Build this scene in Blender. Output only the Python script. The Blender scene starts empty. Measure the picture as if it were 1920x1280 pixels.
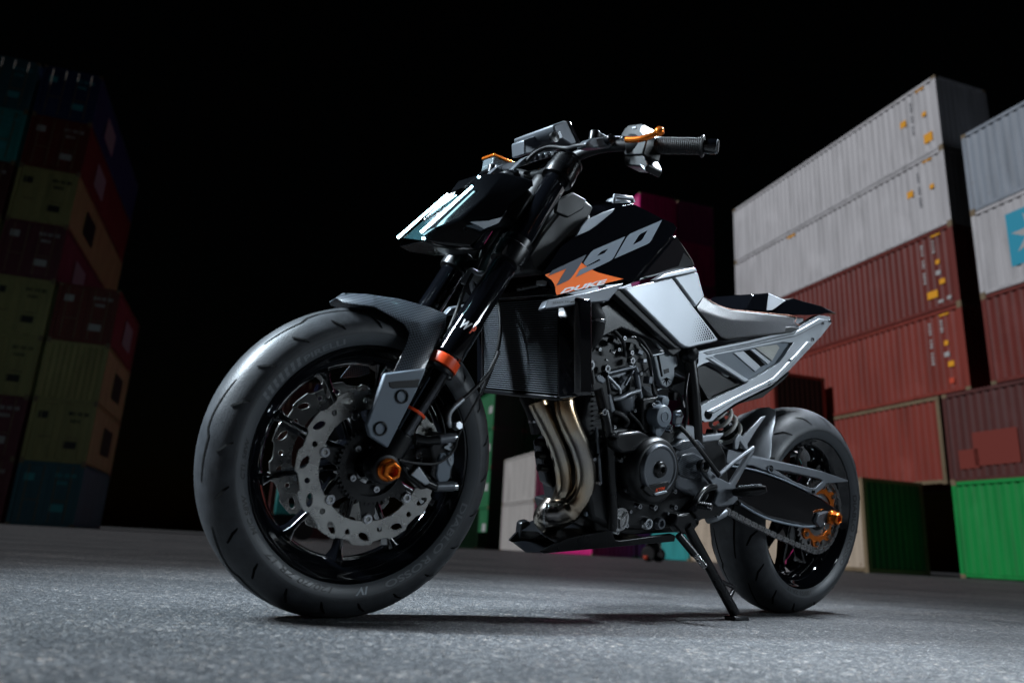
import bpy, bmesh, math, random
from mathutils import Vector, Matrix
random.seed(7)
rad = math.radians
S = bpy.context.scene
COL = S.collection

# ------------------------------------------------------------------ camera
F_PX, PITCH, ROLL, CAM_H = 1389.66, rad(15.56167), rad(3.13077), 0.14418   # focal length for a 1920 px wide picture
fw = Vector((0, math.cos(PITCH), math.sin(PITCH)))
up0 = Vector((0, -math.sin(PITCH), math.cos(PITCH)))
r0 = Vector((1, 0, 0))
CR = math.cos(ROLL) * r0 + math.sin(ROLL) * up0
CU = -math.sin(ROLL) * r0 + math.cos(ROLL) * up0
CAM_O = Vector((0, 0, CAM_H))
cd = bpy.data.cameras.new('camera')
cam = bpy.data.objects.new('camera', cd)
COL.objects.link(cam)
cam.matrix_world = Matrix(((CR.x, CU.x, -fw.x, 0), (CR.y, CU.y, -fw.y, 0), (CR.z, CU.z, -fw.z, CAM_H), (0, 0, 0, 1)))
cd.sensor_width = 36.0
cd.lens = F_PX * 36.0 / 1920.0
cd.clip_start = 0.02
cd.clip_end = 2000
cd.dof.use_dof = True
cd.dof.focus_distance = 1.78
cd.dof.aperture_fstop = 2.8
cd.dof.aperture_blades = 9
S.camera = cam

# ------------------------------------------------------------------ night sky, lamps, exposure
W = bpy.data.worlds.new('World')
S.world = W
W.use_nodes = True
wn = W.node_tree
sky = wn.nodes.new('ShaderNodeTexSky')
sky.sky_type = 'NISHITA'
sky.sun_disc = False
SUN_AZ, SUN_EL = rad(-107), rad(41)          # azimuth measured from +Y towards +X: the light comes from the left
sky.sun_elevation = rad(1.0)
sky.sun_rotation = SUN_AZ
wn.links.new(sky.outputs[0], wn.nodes['Background'].inputs[0])
wn.nodes['Background'].inputs[1].default_value = 0.0006

def aim(o, target):
    d = Vector(target) - o.location
    o.rotation_euler = d.to_track_quat('-Z', 'Y').to_euler()

sl = bpy.data.lights.new('flood_sun', 'SUN')
sl.energy = 2.4
sl.angle = rad(0.6)
sl.color = (0.93, 0.95, 1.0)
so = bpy.data.objects.new('flood_sun', sl)
so.location = (-20, -2, 20)
COL.objects.link(so)
Ld = Vector((math.cos(SUN_EL) * math.sin(SUN_AZ), math.cos(SUN_EL) * math.cos(SUN_AZ), math.sin(SUN_EL)))
so.rotation_euler = (-Ld).to_track_quat('-Z', 'Y').to_euler()

def area(name, loc, tgt, sx, sy, power, color, spread=180):
    l = bpy.data.lights.new(name, 'AREA')
    l.shape = 'RECTANGLE'; l.size = sx; l.size_y = sy
    l.energy = power; l.color = color; l.spread = rad(spread)
    o = bpy.data.objects.new(name, l)
    o.location = loc
    COL.objects.link(o)
    aim(o, tgt)
    return o
area('lamp_tube', (3.5, 0.75, 1.20), (0.35, 1.7, 0.55), 1.5, 0.26, 15, (0.78, 0.90, 1.0), 100)
area('lamp_tube', (-2.3, 0.9, 2.7), (0.05, 2.0, 0.25), 0.14, 1.5, 56, (0.72, 0.88, 1.0), 58)
area('lamp_tube', (1.9, 2.5, 3.3), (0.55, 1.9, 0.3), 1.2, 0.16, 52, (0.80, 0.90, 1.0), 66)
area('yard_flood', (3.0, -9.0, 11.0), (-20.0, 31.0, 8.0), 1.5, 1.5, 13, (0.55, 0.92, 1.0), 34)

S.view_settings.view_transform = 'Standard'
S.view_settings.look = 'None'
S.view_settings.exposure = 0.0
S.view_settings.gamma = 1.0
S.cycles.use_denoising = True
S.cycles.max_bounces = 6
S.cycles.diffuse_bounces = 3
S.cycles.glossy_bounces = 4
S.cycles.transmission_bounces = 6
S.cycles.caustics_reflective = False
S.cycles.caustics_refractive = False
S.cycles.sample_clamp_indirect = 4.0

# ------------------------------------------------------------------ pixels to places
BIKE_T = Vector((0.85244, 2.40226, 0.0))
YAW, LEAN = rad(217.00073), rad(10.7697)
BM = Matrix.Rotation(YAW, 3, 'Z') @ Matrix.Rotation(-LEAN, 3, 'X')
BMI = BM.transposed()
OB = BMI @ (CAM_O - BIKE_T)                 # the camera seen from the motorcycle

def ray(px, py):
    return CR * ((px - 960) / F_PX) + CU * (-(py - 640) / F_PX) + fw

def Q(px, py, y):
    """a point of the motorcycle (x forward, y left, z up) seen at that pixel, y metres left of its middle"""
    d = BMI @ ray(px, py)
    return OB + d * ((y - OB.y) / d.y)

def QX(px, py, x):
    d = BMI @ ray(px, py)
    return OB + d * ((x - OB.x) / d.x)

class Plane:
    def __init__(s, a, b, c):
        s.o = a
        s.n = (b - a).cross(c - a).normalized()
        if s.n.y < 0: s.n = -s.n
    def at(s, px, py, off=0.0):
        d = BMI @ ray(px, py)
        o = s.o + s.n * off
        return OB + d * ((o - OB).dot(s.n) / d.dot(s.n))

def plane_px(a, b, c):
    return Plane(Q(*a), Q(*b), Q(*c))

def ATZ(px, py, z):
    d = ray(px, py)
    return CAM_O + d * ((z - CAM_O.z) / d.z)

# ------------------------------------------------------------------ materials
MATS = {}
def pmat(name, color, rough=0.5, metal=0.0, coat=0.0, spec=0.5, bump=None, mottle=None, emit=None, trans=0.0, ior=1.45, rvar=0.0, aniso=0.0):
    """bump=(scale, strength, distance); mottle=(scale, amount)"""
    m = bpy.data.materials.new(name)
    m.use_nodes = True
    nt = m.node_tree
    b = nt.nodes['Principled BSDF']
    b.inputs['Base Color'].default_value = (*color, 1)
    b.inputs['Roughness'].default_value = rough
    b.inputs['Metallic'].default_value = metal
    b.inputs['Coat Weight'].default_value = coat
    b.inputs['Coat Roughness'].default_value = 0.04
    b.inputs['Specular IOR Level'].default_value = spec
    b.inputs['Transmission Weight'].default_value = trans
    b.inputs['IOR'].default_value = ior
    b.inputs['Anisotropic'].default_value = aniso
    tc = nt.nodes.new('ShaderNodeTexCoord')
    if emit:
        b.inputs['Emission Color'].default_value = (*emit[0], 1)
        b.inputs['Emission Strength'].default_value = emit[1]
    if mottle:
        n = nt.nodes.new('ShaderNodeTexNoise')
        n.inputs['Scale'].default_value = mottle[0]
        n.inputs['Detail'].default_value = 6
        nt.links.new(tc.outputs['Object'], n.inputs['Vector'])
        mx = nt.nodes.new('ShaderNodeMix'); mx.data_type = 'RGBA'; mx.blend_type = 'MULTIPLY'
        mx.inputs[0].default_value = mottle[1]
        mx.inputs[6].default_value = (*color, 1)
        rp = nt.nodes.new('ShaderNodeValToRGB')
        rp.color_ramp.elements[0].position = 0.3; rp.color_ramp.elements[1].position = 0.7
        rp.color_ramp.elements[0].color = (0.25, 0.25, 0.25, 1)
        nt.links.new(n.outputs['Fac'], rp.inputs[0])
        nt.links.new(rp.outputs[0], mx.inputs[7])
        nt.links.new(mx.outputs[2], b.inputs['Base Color'])
    if rvar:
        n = nt.nodes.new('ShaderNodeTexNoise')
        n.inputs['Scale'].default_value = 9.0; n.inputs['Detail'].default_value = 8
        nt.links.new(tc.outputs['Object'], n.inputs['Vector'])
        mr = nt.nodes.new('ShaderNodeMapRange')
        mr.inputs['To Min'].default_value = max(0.02, rough - rvar); mr.inputs['To Max'].default_value = rough + rvar
        mr.inputs['From Min'].default_value = 0.3; mr.inputs['From Max'].default_value = 0.7
        nt.links.new(n.outputs['Fac'], mr.inputs['Value'])
        nt.links.new(mr.outputs[0], b.inputs['Roughness'])
    if bump:
        n = nt.nodes.new('ShaderNodeTexNoise')
        n.inputs['Scale'].default_value = bump[0]; n.inputs['Detail'].default_value = 3
        nt.links.new(tc.outputs['Object'], n.inputs['Vector'])
        bp = nt.nodes.new('ShaderNodeBump')
        bp.inputs['Strength'].default_value = bump[1]; bp.inputs['Distance'].default_value = bump[2]
        nt.links.new(n.outputs['Fac'], bp.inputs['Height'])
        nt.links.new(bp.outputs[0], b.inputs['Normal'])
    MATS[name] = m
    return m

pmat('gloss_black', (0.0022, 0.0025, 0.0035), 0.06, coat=1.0, rvar=0.02)
pmat('mask_black', (0.003, 0.0034, 0.0042), 0.13, coat=0.3, rvar=0.05)
pmat('satin_black', (0.0025, 0.0028, 0.0036), 0.30, rvar=0.06)
pmat('matte_black', (0.004, 0.0044, 0.0055), 0.5, bump=(900, 0.15, 0.0004), rvar=0.08)
pmat('cast_black', (0.0045, 0.005, 0.006), 0.40, metal=0.15, bump=(700, 0.25, 0.0005), rvar=0.1)
pmat('tyre', (0.040, 0.043, 0.048), 0.48, bump=(330, 0.5, 0.0008), mottle=(38, 0.6), rvar=0.1)
pmat('tyre_side', (0.055, 0.060, 0.066), 0.42, bump=(500, 0.15, 0.0004), rvar=0.08)
pmat('groove', (0.003, 0.003, 0.003), 0.9, spec=0.1)
pmat('tyre_print', (0.006, 0.006, 0.007), 0.5)
pmat('grey_print', (0.30, 0.33, 0.36), 0.5)
pmat('dim_print', (0.13, 0.14, 0.15), 0.45)
pmat('silver_paint', (0.40, 0.42, 0.45), 0.38, metal=0.6, bump=(1500, 0.06, 0.0003), rvar=0.04)
pmat('cast_grey', (0.34, 0.36, 0.385), 0.42, metal=0.7, bump=(900, 0.2, 0.0004), rvar=0.06)
pmat('dark_alu', (0.12, 0.13, 0.145), 0.38, metal=0.5, bump=(900, 0.15, 0.0004), rvar=0.06)
pmat('slate_paint', (0.16, 0.19, 0.225), 0.42, rvar=0.05)
pmat('logo_grey', (0.13, 0.16, 0.195), 0.35)
pmat('logo_dark', (0.035, 0.045, 0.065), 0.35)
pmat('logo_white', (0.75, 0.76, 0.78), 0.4)
pmat('orange_paint', (0.95, 0.16, 0.010), 0.3)
pmat('orange_anodised', (0.80, 0.19, 0.02), 0.24, metal=0.75)
pmat('red_orange', (0.80, 0.075, 0.015), 0.35)
pmat('steel', (0.42, 0.42, 0.42), 0.26, metal=1.0, rvar=0.06)
pmat('chrome', (0.62, 0.64, 0.66), 0.10, metal=1.0)
pmat('bolt', (0.40, 0.41, 0.43), 0.25, metal=1.0)
pmat('disc_steel', (0.52, 0.51, 0.49), 0.30, metal=1.0, bump=(350, 0.15, 0.0003), rvar=0.08)
pmat('fork_tube', (0.10, 0.105, 0.115), 0.12, metal=1.0)
pmat('seat_vinyl', (0.020, 0.022, 0.027), 0.46, bump=(520, 1.0, 0.0016))
pmat('stitch', (0.50, 0.20, 0.12), 0.6)
pmat('spring_white', (0.80, 0.78, 0.74), 0.35)
pmat('rubber', (0.010, 0.010, 0.011), 0.55)
pmat('smoked', (0.010, 0.009, 0.010), 0.05, coat=1.0)
pmat('lens_grey', (0.5, 0.5, 0.46), 0.25, bump=(300, 0.8, 0.003))
pmat('led', (1, 1, 1), 0.3, emit=((0.45, 0.86, 1.0), 22.0))
pmat('lamp_core', (1, 1, 1), 0.3, emit=((0.85, 0.97, 1.0), 2.2))
pmat('lamp_glass', (0.03, 0.075, 0.085), 0.08, coat=1.0)
pmat('reservoir', (0.35, 0.42, 0.45), 0.08, trans=0.75)
pmat('white_tag', (0.7, 0.7, 0.7), 0.5)
pmat('amber', (0.9, 0.35, 0.02), 0.3, emit=((1.0, 0.42, 0.06), 20.0))
pmat('cool_lamp', (0.9, 0.95, 1.0), 0.3, emit=((0.75, 1.0, 1.0), 12.0))

def weave_mat():
    m = pmat('carbon', (0.03, 0.035, 0.042), 0.36, coat=0.25)
    nt = m.node_tree; b = nt.nodes['Principled BSDF']
    tc = nt.nodes['Texture Coordinate']
    mp = nt.nodes.new('ShaderNodeMapping'); mp.inputs['Rotation'].default_value = (0, rad(20), 0)
    ck = nt.nodes.new('ShaderNodeTexChecker'); ck.inputs['Scale'].default_value = 300
    ck.inputs['Color1'].default_value = (0.016, 0.019, 0.024, 1); ck.inputs['Color2'].default_value = (0.085, 0.098, 0.115, 1)
    # a flat weave seen from the side: only the x and z of the piece count
    sx = nt.nodes.new('ShaderNodeSeparateXYZ'); cx = nt.nodes.new('ShaderNodeCombineXYZ')
    nt.links.new(tc.outputs['Object'], mp.inputs[0]); nt.links.new(mp.outputs[0], sx.inputs[0])
    nt.links.new(sx.outputs[0], cx.inputs[0]); nt.links.new(sx.outputs[2], cx.inputs[1]); cx.inputs[2].default_value = 0.0011
    nt.links.new(cx.outputs[0], ck.inputs['Vector'])
    nt.links.new(ck.outputs['Color'], b.inputs['Base Color'])
    return m
weave_mat()

def brushed_disc():
    m = pmat('disc_steel', (0.40, 0.395, 0.38), 0.27, metal=1.0)
    nt = m.node_tree; b = nt.nodes['Principled BSDF']; L = nt.links.new; tc = nt.nodes['Texture Coordinate']
    mp = nt.nodes.new('ShaderNodeMapping'); mp.inputs['Location'].default_value = (-1.475, 0, -0.300)
    L(tc.outputs['Object'], mp.inputs[0])
    wv = nt.nodes.new('ShaderNodeTexWave'); wv.wave_type = 'RINGS'; wv.rings_direction = 'Y'
    wv.inputs['Scale'].default_value = 190; wv.inputs['Distortion'].default_value = 1.5; wv.inputs['Detail'].default_value = 4
    L(mp.outputs[0], wv.inputs['Vector'])
    n = nt.nodes.new('ShaderNodeTexNoise'); n.inputs['Scale'].default_value = 26; n.inputs['Detail'].default_value = 5; L(tc.outputs['Object'], n.inputs['Vector'])
    mr = nt.nodes.new('ShaderNodeMapRange'); mr.inputs['From Min'].default_value = 0.3; mr.inputs['From Max'].default_value = 0.7; mr.inputs['To Min'].default_value = 0.16; mr.inputs['To Max'].default_value = 0.42
    L(n.outputs[0], mr.inputs['Value']); L(mr.outputs[0], b.inputs['Roughness'])
    rp = nt.nodes.new('ShaderNodeValToRGB'); rp.color_ramp.elements[0].color = (0.24, 0.235, 0.225, 1); rp.color_ramp.elements[1].color = (0.46, 0.455, 0.44, 1)
    L(wv.outputs['Color'], rp.inputs[0]); L(rp.outputs[0], b.inputs['Base Color'])
    bp = nt.nodes.new('ShaderNodeBump'); bp.inputs['Strength'].default_value = 0.25; bp.inputs['Distance'].default_value = 0.0004
    L(wv.outputs['Fac'], bp.inputs['Height']); L(bp.outputs[0], b.inputs['Normal'])
brushed_disc()

def exhaust_mat():
    m = pmat('exhaust', (0.42, 0.36, 0.29), 0.30, metal=1.0)
    nt = m.node_tree; b = nt.nodes['Principled BSDF']; tc = nt.nodes['Texture Coordinate']
    n = nt.nodes.new('ShaderNodeTexNoise'); n.inputs['Scale'].default_value = 9; n.inputs['Detail'].default_value = 4
    rp = nt.nodes.new('ShaderNodeValToRGB')
    e = rp.color_ramp.elements
    e[0].position = 0.3; e[0].color = (0.28, 0.265, 0.26, 1); e[1].position = 0.72; e[1].color = (0.48, 0.30, 0.15, 1)
    k = e.new(0.5); k.color = (0.42, 0.37, 0.30, 1)
    nt.links.new(tc.outputs['Object'], n.inputs['Vector']); nt.links.new(n.outputs[0], rp.inputs[0])
    nt.links.new(rp.outputs[0], b.inputs['Base Color'])
    n2 = nt.nodes.new('ShaderNodeTexNoise'); n2.inputs['Scale'].default_value = 14; n2.inputs['Detail'].default_value = 3
    mr = nt.nodes.new('ShaderNodeMapRange'); mr.inputs['To Min'].default_value = 0.18; mr.inputs['To Max'].default_value = 0.28
    nt.links.new(tc.outputs['Object'], n2.inputs['Vector']); nt.links.new(n2.outputs[0], mr.inputs['Value']); nt.links.new(mr.outputs[0], b.inputs['Roughness'])
exhaust_mat()

# ------------------------------------------------------------------ mesh helpers
class MB:
    def __init__(s): s.v = []; s.f = []
    def add(s, vs, fs):
        o = len(s.v); s.v += [Vector(v) for v in vs]; s.f += [[i + o for i in f] for f in fs]
        return s
    def poly_prism(s, pts, off):
        """polygon and its copy shifted by the vector off"""
        n = len(pts); off = Vector(off)
        vs = [Vector(p) for p in pts] + [Vector(p) + off for p in pts]
        fs = [list(range(n)), list(range(2 * n - 1, n - 1, -1))]
        fs += [[i, i + n, (i + 1) % n + n, (i + 1) % n] for i in range(n)]
        return s.add(vs, fs)
    def box(s, c, size, rot=None):
        hx, hy, hz = size[0] / 2, size[1] / 2, size[2] / 2
        vs = [Vector((x, y, z)) for x in (-hx, hx) for y in (-hy, hy) for z in (-hz, hz)]
        if rot is not None: vs = [rot @ v for v in vs]
        c = Vector(c)
        return s.add([v + c for v in vs], [[0, 1, 3, 2], [4, 6, 7, 5], [0, 4, 5, 1], [2, 3, 7, 6], [0, 2, 6, 4], [1, 5, 7, 3]])
    def tube(s, path, r, n=14, caps=True):
        path = [Vector(p) for p in path]; m = len(path)
        rs = r if isinstance(r, (list, tuple)) else [r] * m
        ts = [(path[min(i + 1, m - 1)] - path[max(i - 1, 0)]).normalized() for i in range(m)]
        nrm = ts[0].orthogonal().normalized(); vs = []; fs = []
        for i in range(m):
            if i:
                q = ts[i - 1].rotation_difference(ts[i]); nrm = (q @ nrm); nrm = (nrm - ts[i] * nrm.dot(ts[i])).normalized()
            bn = ts[i].cross(nrm)
            for k in range(n):
                a = 2 * math.pi * k / n
                vs.append(path[i] + (nrm * math.cos(a) + bn * math.sin(a)) * rs[i])
        for i in range(m - 1):
            for k in range(n):
                fs.append([i * n + k, i * n + (k + 1) % n, (i + 1) * n + (k + 1) % n, (i + 1) * n + k])
        if caps:
            fs.append(list(range(n - 1, -1, -1))); fs.append([(m - 1) * n + k for k in range(n)])
        return s.add(vs, fs)
    def cyl(s, a, b, r, r2=None, n=24):
        return s.tube([a, b], [r, r if r2 is None else r2], n)
    def lathe(s, prof, c, axis=(0, 1, 0), n=48, closed=False, ref=(0, 0, 1)):
        """prof = [(radius, height along the axis)]"""
        ax = Vector(axis).normalized(); u = Vector(ref if abs(ax.dot(Vector(ref))) < 0.99 else (1, 0, 0)); u = (u - ax * u.dot(ax)).normalized(); w = ax.cross(u); c = Vector(c)
        vs = []; fs = []; m = len(prof)
        for r, h in prof:
            for k in range(n):
                a = 2 * math.pi * k / n
                vs.append(c + ax * h + (u * math.cos(a) + w * math.sin(a)) * r)
        rng = m if closed else m - 1
        for i in range(rng):
            j = (i + 1) % m
            for k in range(n):
                fs.append([i * n + k, i * n + (k + 1) % n, j * n + (k + 1) % n, j * n + k])
        if not closed:
            if prof[0][0] > 1e-6: fs.append(list(range(n - 1, -1, -1)))
            if prof[-1][0] > 1e-6: fs.append([(m - 1) * n + k for k in range(n)])
        return s.add(vs, fs)
    def plate(s, loops, t, fn):
        """flat plate with holes: 2-D loops (outer first), thickness t, fn(u, v, h) -> place"""
        bm = bmesh.new(); es = []
        for lp in loops:
            vs = [bm.verts.new((p[0], p[1], 0)) for p in lp]
            es += [bm.edges.new((vs[i], vs[(i + 1) % len(vs)])) for i in range(len(vs))]
        bmesh.ops.triangle_fill(bm, use_beauty=True, use_dissolve=False, edges=es)
        bm.verts.ensure_lookup_table(); bm.verts.index_update()
        base = [(v.co.x, v.co.y) for v in bm.verts]; n = len(base)
        tri = [[v.index for v in f.verts] for f in bm.faces]
        bound = [[v.index for v in e.verts] for e in bm.edges if len(e.link_faces) == 1]
        bm.free()
        vs = [fn(u, v, 0) for u, v in base]
        fs = [list(f) for f in tri]
        if t:
            vs += [fn(u, v, t) for u, v in base]
            fs += [[i + n for i in reversed(f)] for f in tri] + [[a, b, b + n, a + n] for a, b in bound]
        return s.add(vs, fs)
    def mirror(s):
        o = len(s.v); nf = [[i + o for i in reversed(f)] for f in s.f]
        s.v += [Vector((v.x, -v.y, v.z)) for v in s.v]; s.f += nf
        return s
    def build(s, name, mat, parent=None, bevel=0.0, smooth=38, seg=2, subsurf=0):
        me = bpy.data.meshes.new(name)
        bm = bmesh.new()
        vv = [bm.verts.new(v) for v in s.v]
        for f in s.f:
            if len(set(f)) < 3: continue
            try: bm.faces.new([vv[i] for i in f])
            except ValueError: pass
        bmesh.ops.recalc_face_normals(bm, faces=bm.faces)
        bm.to_mesh(me); bm.free()
        me.polygons.foreach_set('use_smooth', [smooth > 0] * len(me.polygons))
        if smooth > 0: me.set_sharp_from_angle(angle=rad(smooth))
        o = bpy.data.objects.new(name, me)
        COL.objects.link(o)
        me.materials.append(MATS[mat] if isinstance(mat, str) else mat)
        if bevel:
            b = o.modifiers.new('bevel', 'BEVEL'); b.width = bevel; b.segments = seg; b.limit_method = 'ANGLE'; b.angle_limit = rad(32)
            b.harden_normals = False
        if subsurf:
            d = o.modifiers.new('sub', 'SUBSURF'); d.levels = subsurf; d.render_levels = subsurf
        if parent is not None: o.parent = parent
        return o

def catmull(pts, k=6):
    pts = [Vector(p) for p in pts]; out = []
    for i in range(len(pts) - 1):
        p0 = pts[max(i - 1, 0)]; p1 = pts[i]; p2 = pts[i + 1]; p3 = pts[min(i + 2, len(pts) - 1)]
        for j in range(k):
            t = j / k
            out.append(0.5 * ((2 * p1) + (p2 - p0) * t + (2 * p0 - 5 * p1 + 4 * p2 - p3) * t * t + (3 * p1 - p0 - 3 * p2 + p3) * t ** 3))
    out.append(pts[-1])
    return out

def empty(name, loc=(0, 0, 0), rot=(0, 0, 0)):
    o = bpy.data.objects.new(name, None); COL.objects.link(o)
    o.empty_display_size = 0.1; o.location = loc; o.rotation_euler = rot
    return o

def tag(o, label=None, cat=None, group=None, kind=None):
    if label: o['label'] = label
    if cat: o['category'] = cat
    if group: o['group'] = group
    if kind: o['kind'] = kind
    return o

TXT = {}
def glyphs(text, shear=0.0, bold=0.0):
    """flat text as (vertices 2-D, faces), height of capitals about 0.7"""
    key = (text, shear, bold)
    if key not in TXT:
        c = bpy.data.curves.new('t', 'FONT'); c.body = text; c.shear = shear; c.offset = bold; c.resolution_u = 3
        o = bpy.data.objects.new('t', c)
        me = bpy.data.meshes.new_from_object(o)
        TXT[key] = ([(v.co.x, v.co.y) for v in me.vertices], [list(p.vertices) for p in me.polygons])
        bpy.data.objects.remove(o); bpy.data.curves.remove(c); bpy.data.meshes.remove(me)
    return TXT[key]

def text_on(text, fn, shear=0.0, bold=0.0, subdivide=False):
    """fn(u in 0..1 along the word, v in 0..1 up the capitals) -> place"""
    vs, fs = glyphs(text, shear, bold)
    x0 = min(v[0] for v in vs); x1 = max(v[0] for v in vs); y0 = min(v[1] for v in vs); y1 = max(v[1] for v in vs)
    mb = MB()
    mb.add([fn((x - x0) / (x1 - x0), (y - y0) / (y1 - y0)) for x, y in vs], fs)
    return mb, (x1 - x0) / (y1 - y0)

# ------------------------------------------------------------------ asphalt yard
def asphalt():
    m = bpy.data.materials.new('asphalt'); m.use_nodes = True
    nt = m.node_tree; b = nt.nodes['Principled BSDF']; L = nt.links.new
    tc = nt.nodes.new('ShaderNodeTexCoord')
    def vor(scale, feat='F1'):
        n = nt.nodes.new('ShaderNodeTexVoronoi'); n.inputs['Scale'].default_value = scale; n.feature = feat
        L(tc.outputs['Object'], n.inputs['Vector']); return n
    def noi(scale, det=4, vec=None):
        n = nt.nodes.new('ShaderNodeTexNoise'); n.inputs['Scale'].default_value = scale; n.inputs['Detail'].default_value = det
        L(vec if vec else tc.outputs['Object'], n.inputs['Vector']); return n
    def ramp(src, stops):
        r = nt.nodes.new('ShaderNodeValToRGB'); e = r.color_ramp.elements
        while len(e) < len(stops): e.new(0.5)
        for k, (p, c) in zip(e, stops): k.position = p; k.color = (*c, 1)
        L(src, r.inputs[0]); return r
    def mix(fac, a, c, mode='MIX'):
        n = nt.nodes.new('ShaderNodeMix'); n.data_type = 'RGBA'; n.blend_type = mode
        if hasattr(fac, 'links'): L(fac, n.inputs[0])
        else: n.inputs[0].default_value = fac
        L(a, n.inputs[6]); L(c, n.inputs[7]); return n.outputs[2]
    v1 = vor(190); v2 = vor(430); v3 = vor(95)
    sep = nt.nodes.new('ShaderNodeSeparateColor'); L(v1.outputs['Color'], sep.inputs[0])
    sep2 = nt.nodes.new('ShaderNodeSeparateColor'); L(v2.outputs['Color'], sep2.inputs[0])
    stone = ramp(sep.outputs[0], [(0.0, (0.018, 0.021, 0.026)), (0.5, (0.07, 0.076, 0.083)), (0.82, (0.19, 0.195, 0.20)), (0.95, (0.42, 0.39, 0.36)), (1.0, (0.55, 0.46, 0.38))])
    grit = ramp(sep2.outputs[0], [(0.0, (0.02, 0.024, 0.030)), (0.7, (0.11, 0.12, 0.13)), (1.0, (0.40, 0.42, 0.44))])
    c = mix(0.38, stone.outputs[0], grit.outputs[0])
    sep3 = nt.nodes.new('ShaderNodeSeparateColor'); L(v3.outputs['Color'], sep3.inputs[0])
    coarse = ramp(sep3.outputs[0], [(0.0, (0.45, 0.46, 0.48)), (0.8, (0.95, 0.95, 0.95)), (0.93, (1.9, 1.85, 1.8)), (1.0, (2.6, 2.4, 2.2))])
    c = mix(0.65, c, coarse.outputs[0], 'MULTIPLY')
    dm = nt.nodes.new('ShaderNodeMix'); dm.data_type = 'RGBA'; dm.blend_type = 'MULTIPLY'; dm.inputs[0].default_value = 1.0
    L(c, dm.inputs[6]); dm.inputs[7].default_value = (0.50, 0.495, 0.49, 1); c = dm.outputs[2]
    oil = noi(2.3, 6); st_ = ramp(oil.outputs[0], [(0.30, (0.45, 0.45, 0.46)), (0.42, (1.0, 1.0, 1.0))])
    c = mix(0.8, c, st_.outputs[0], 'MULTIPLY')
    big = noi(0.9, 5); patch = ramp(big.outputs[0], [(0.32, (0.55, 0.57, 0.6)), (0.62, (1.12, 1.12, 1.12))])
    c = mix(1.0, c, patch.outputs[0], 'MULTIPLY')
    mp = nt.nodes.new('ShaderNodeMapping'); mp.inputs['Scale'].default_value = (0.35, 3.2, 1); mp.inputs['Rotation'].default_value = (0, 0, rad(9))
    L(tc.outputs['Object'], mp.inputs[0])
    shade_band = noi(1.0, 6, mp.outputs[0]); shade_ramp = ramp(shade_band.outputs[0], [(0.38, (0.62, 0.64, 0.66)), (0.6, (1.15, 1.13, 1.12))])  # long shadow bands across the yard, painted into the asphalt colour
    c = mix(0.8, c, shade_ramp.outputs[0], 'MULTIPLY')
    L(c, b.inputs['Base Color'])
    rg = nt.nodes.new('ShaderNodeMapRange'); rg.inputs['To Min'].default_value = 0.85; rg.inputs['To Max'].default_value = 0.28; rg.inputs['From Min'].default_value = 0.55
    L(sep.outputs[1], rg.inputs['Value']); L(rg.outputs[0], b.inputs['Roughness'])
    b.inputs['Specular IOR Level'].default_value = 0.5
    n3 = noi(45, 5)
    ad = nt.nodes.new('ShaderNodeMath'); ad.operation = 'MULTIPLY_ADD'; ad.inputs[1].default_value = -0.7
    L(v1.outputs['Distance'], ad.inputs[0]); L(n3.outputs[0], ad.inputs[2])
    bp = nt.nodes.new('ShaderNodeBump'); bp.inputs['Strength'].default_value = 1.0; bp.inputs['Distance'].default_value = 0.0040
    L(ad.outputs[0], bp.inputs['Height']); L(bp.outputs[0], b.inputs['Normal'])
    return m
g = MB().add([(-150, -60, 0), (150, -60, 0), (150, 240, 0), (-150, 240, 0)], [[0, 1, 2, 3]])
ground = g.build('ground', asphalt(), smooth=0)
tag(ground, 'grey stained asphalt of a container yard', 'ground', kind='structure')

# ------------------------------------------------------------------ shipping containers
CW = 2.438
AZ = rad(-18.0)
U = Vector((math.sin(AZ), math.cos(AZ), 0))          # the long way of the stacks, away from the camera
V = Vector((math.cos(AZ), -math.sin(AZ), 0))         # across the stacks, to the right
CROT = math.atan2(U.y, U.x)

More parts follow.
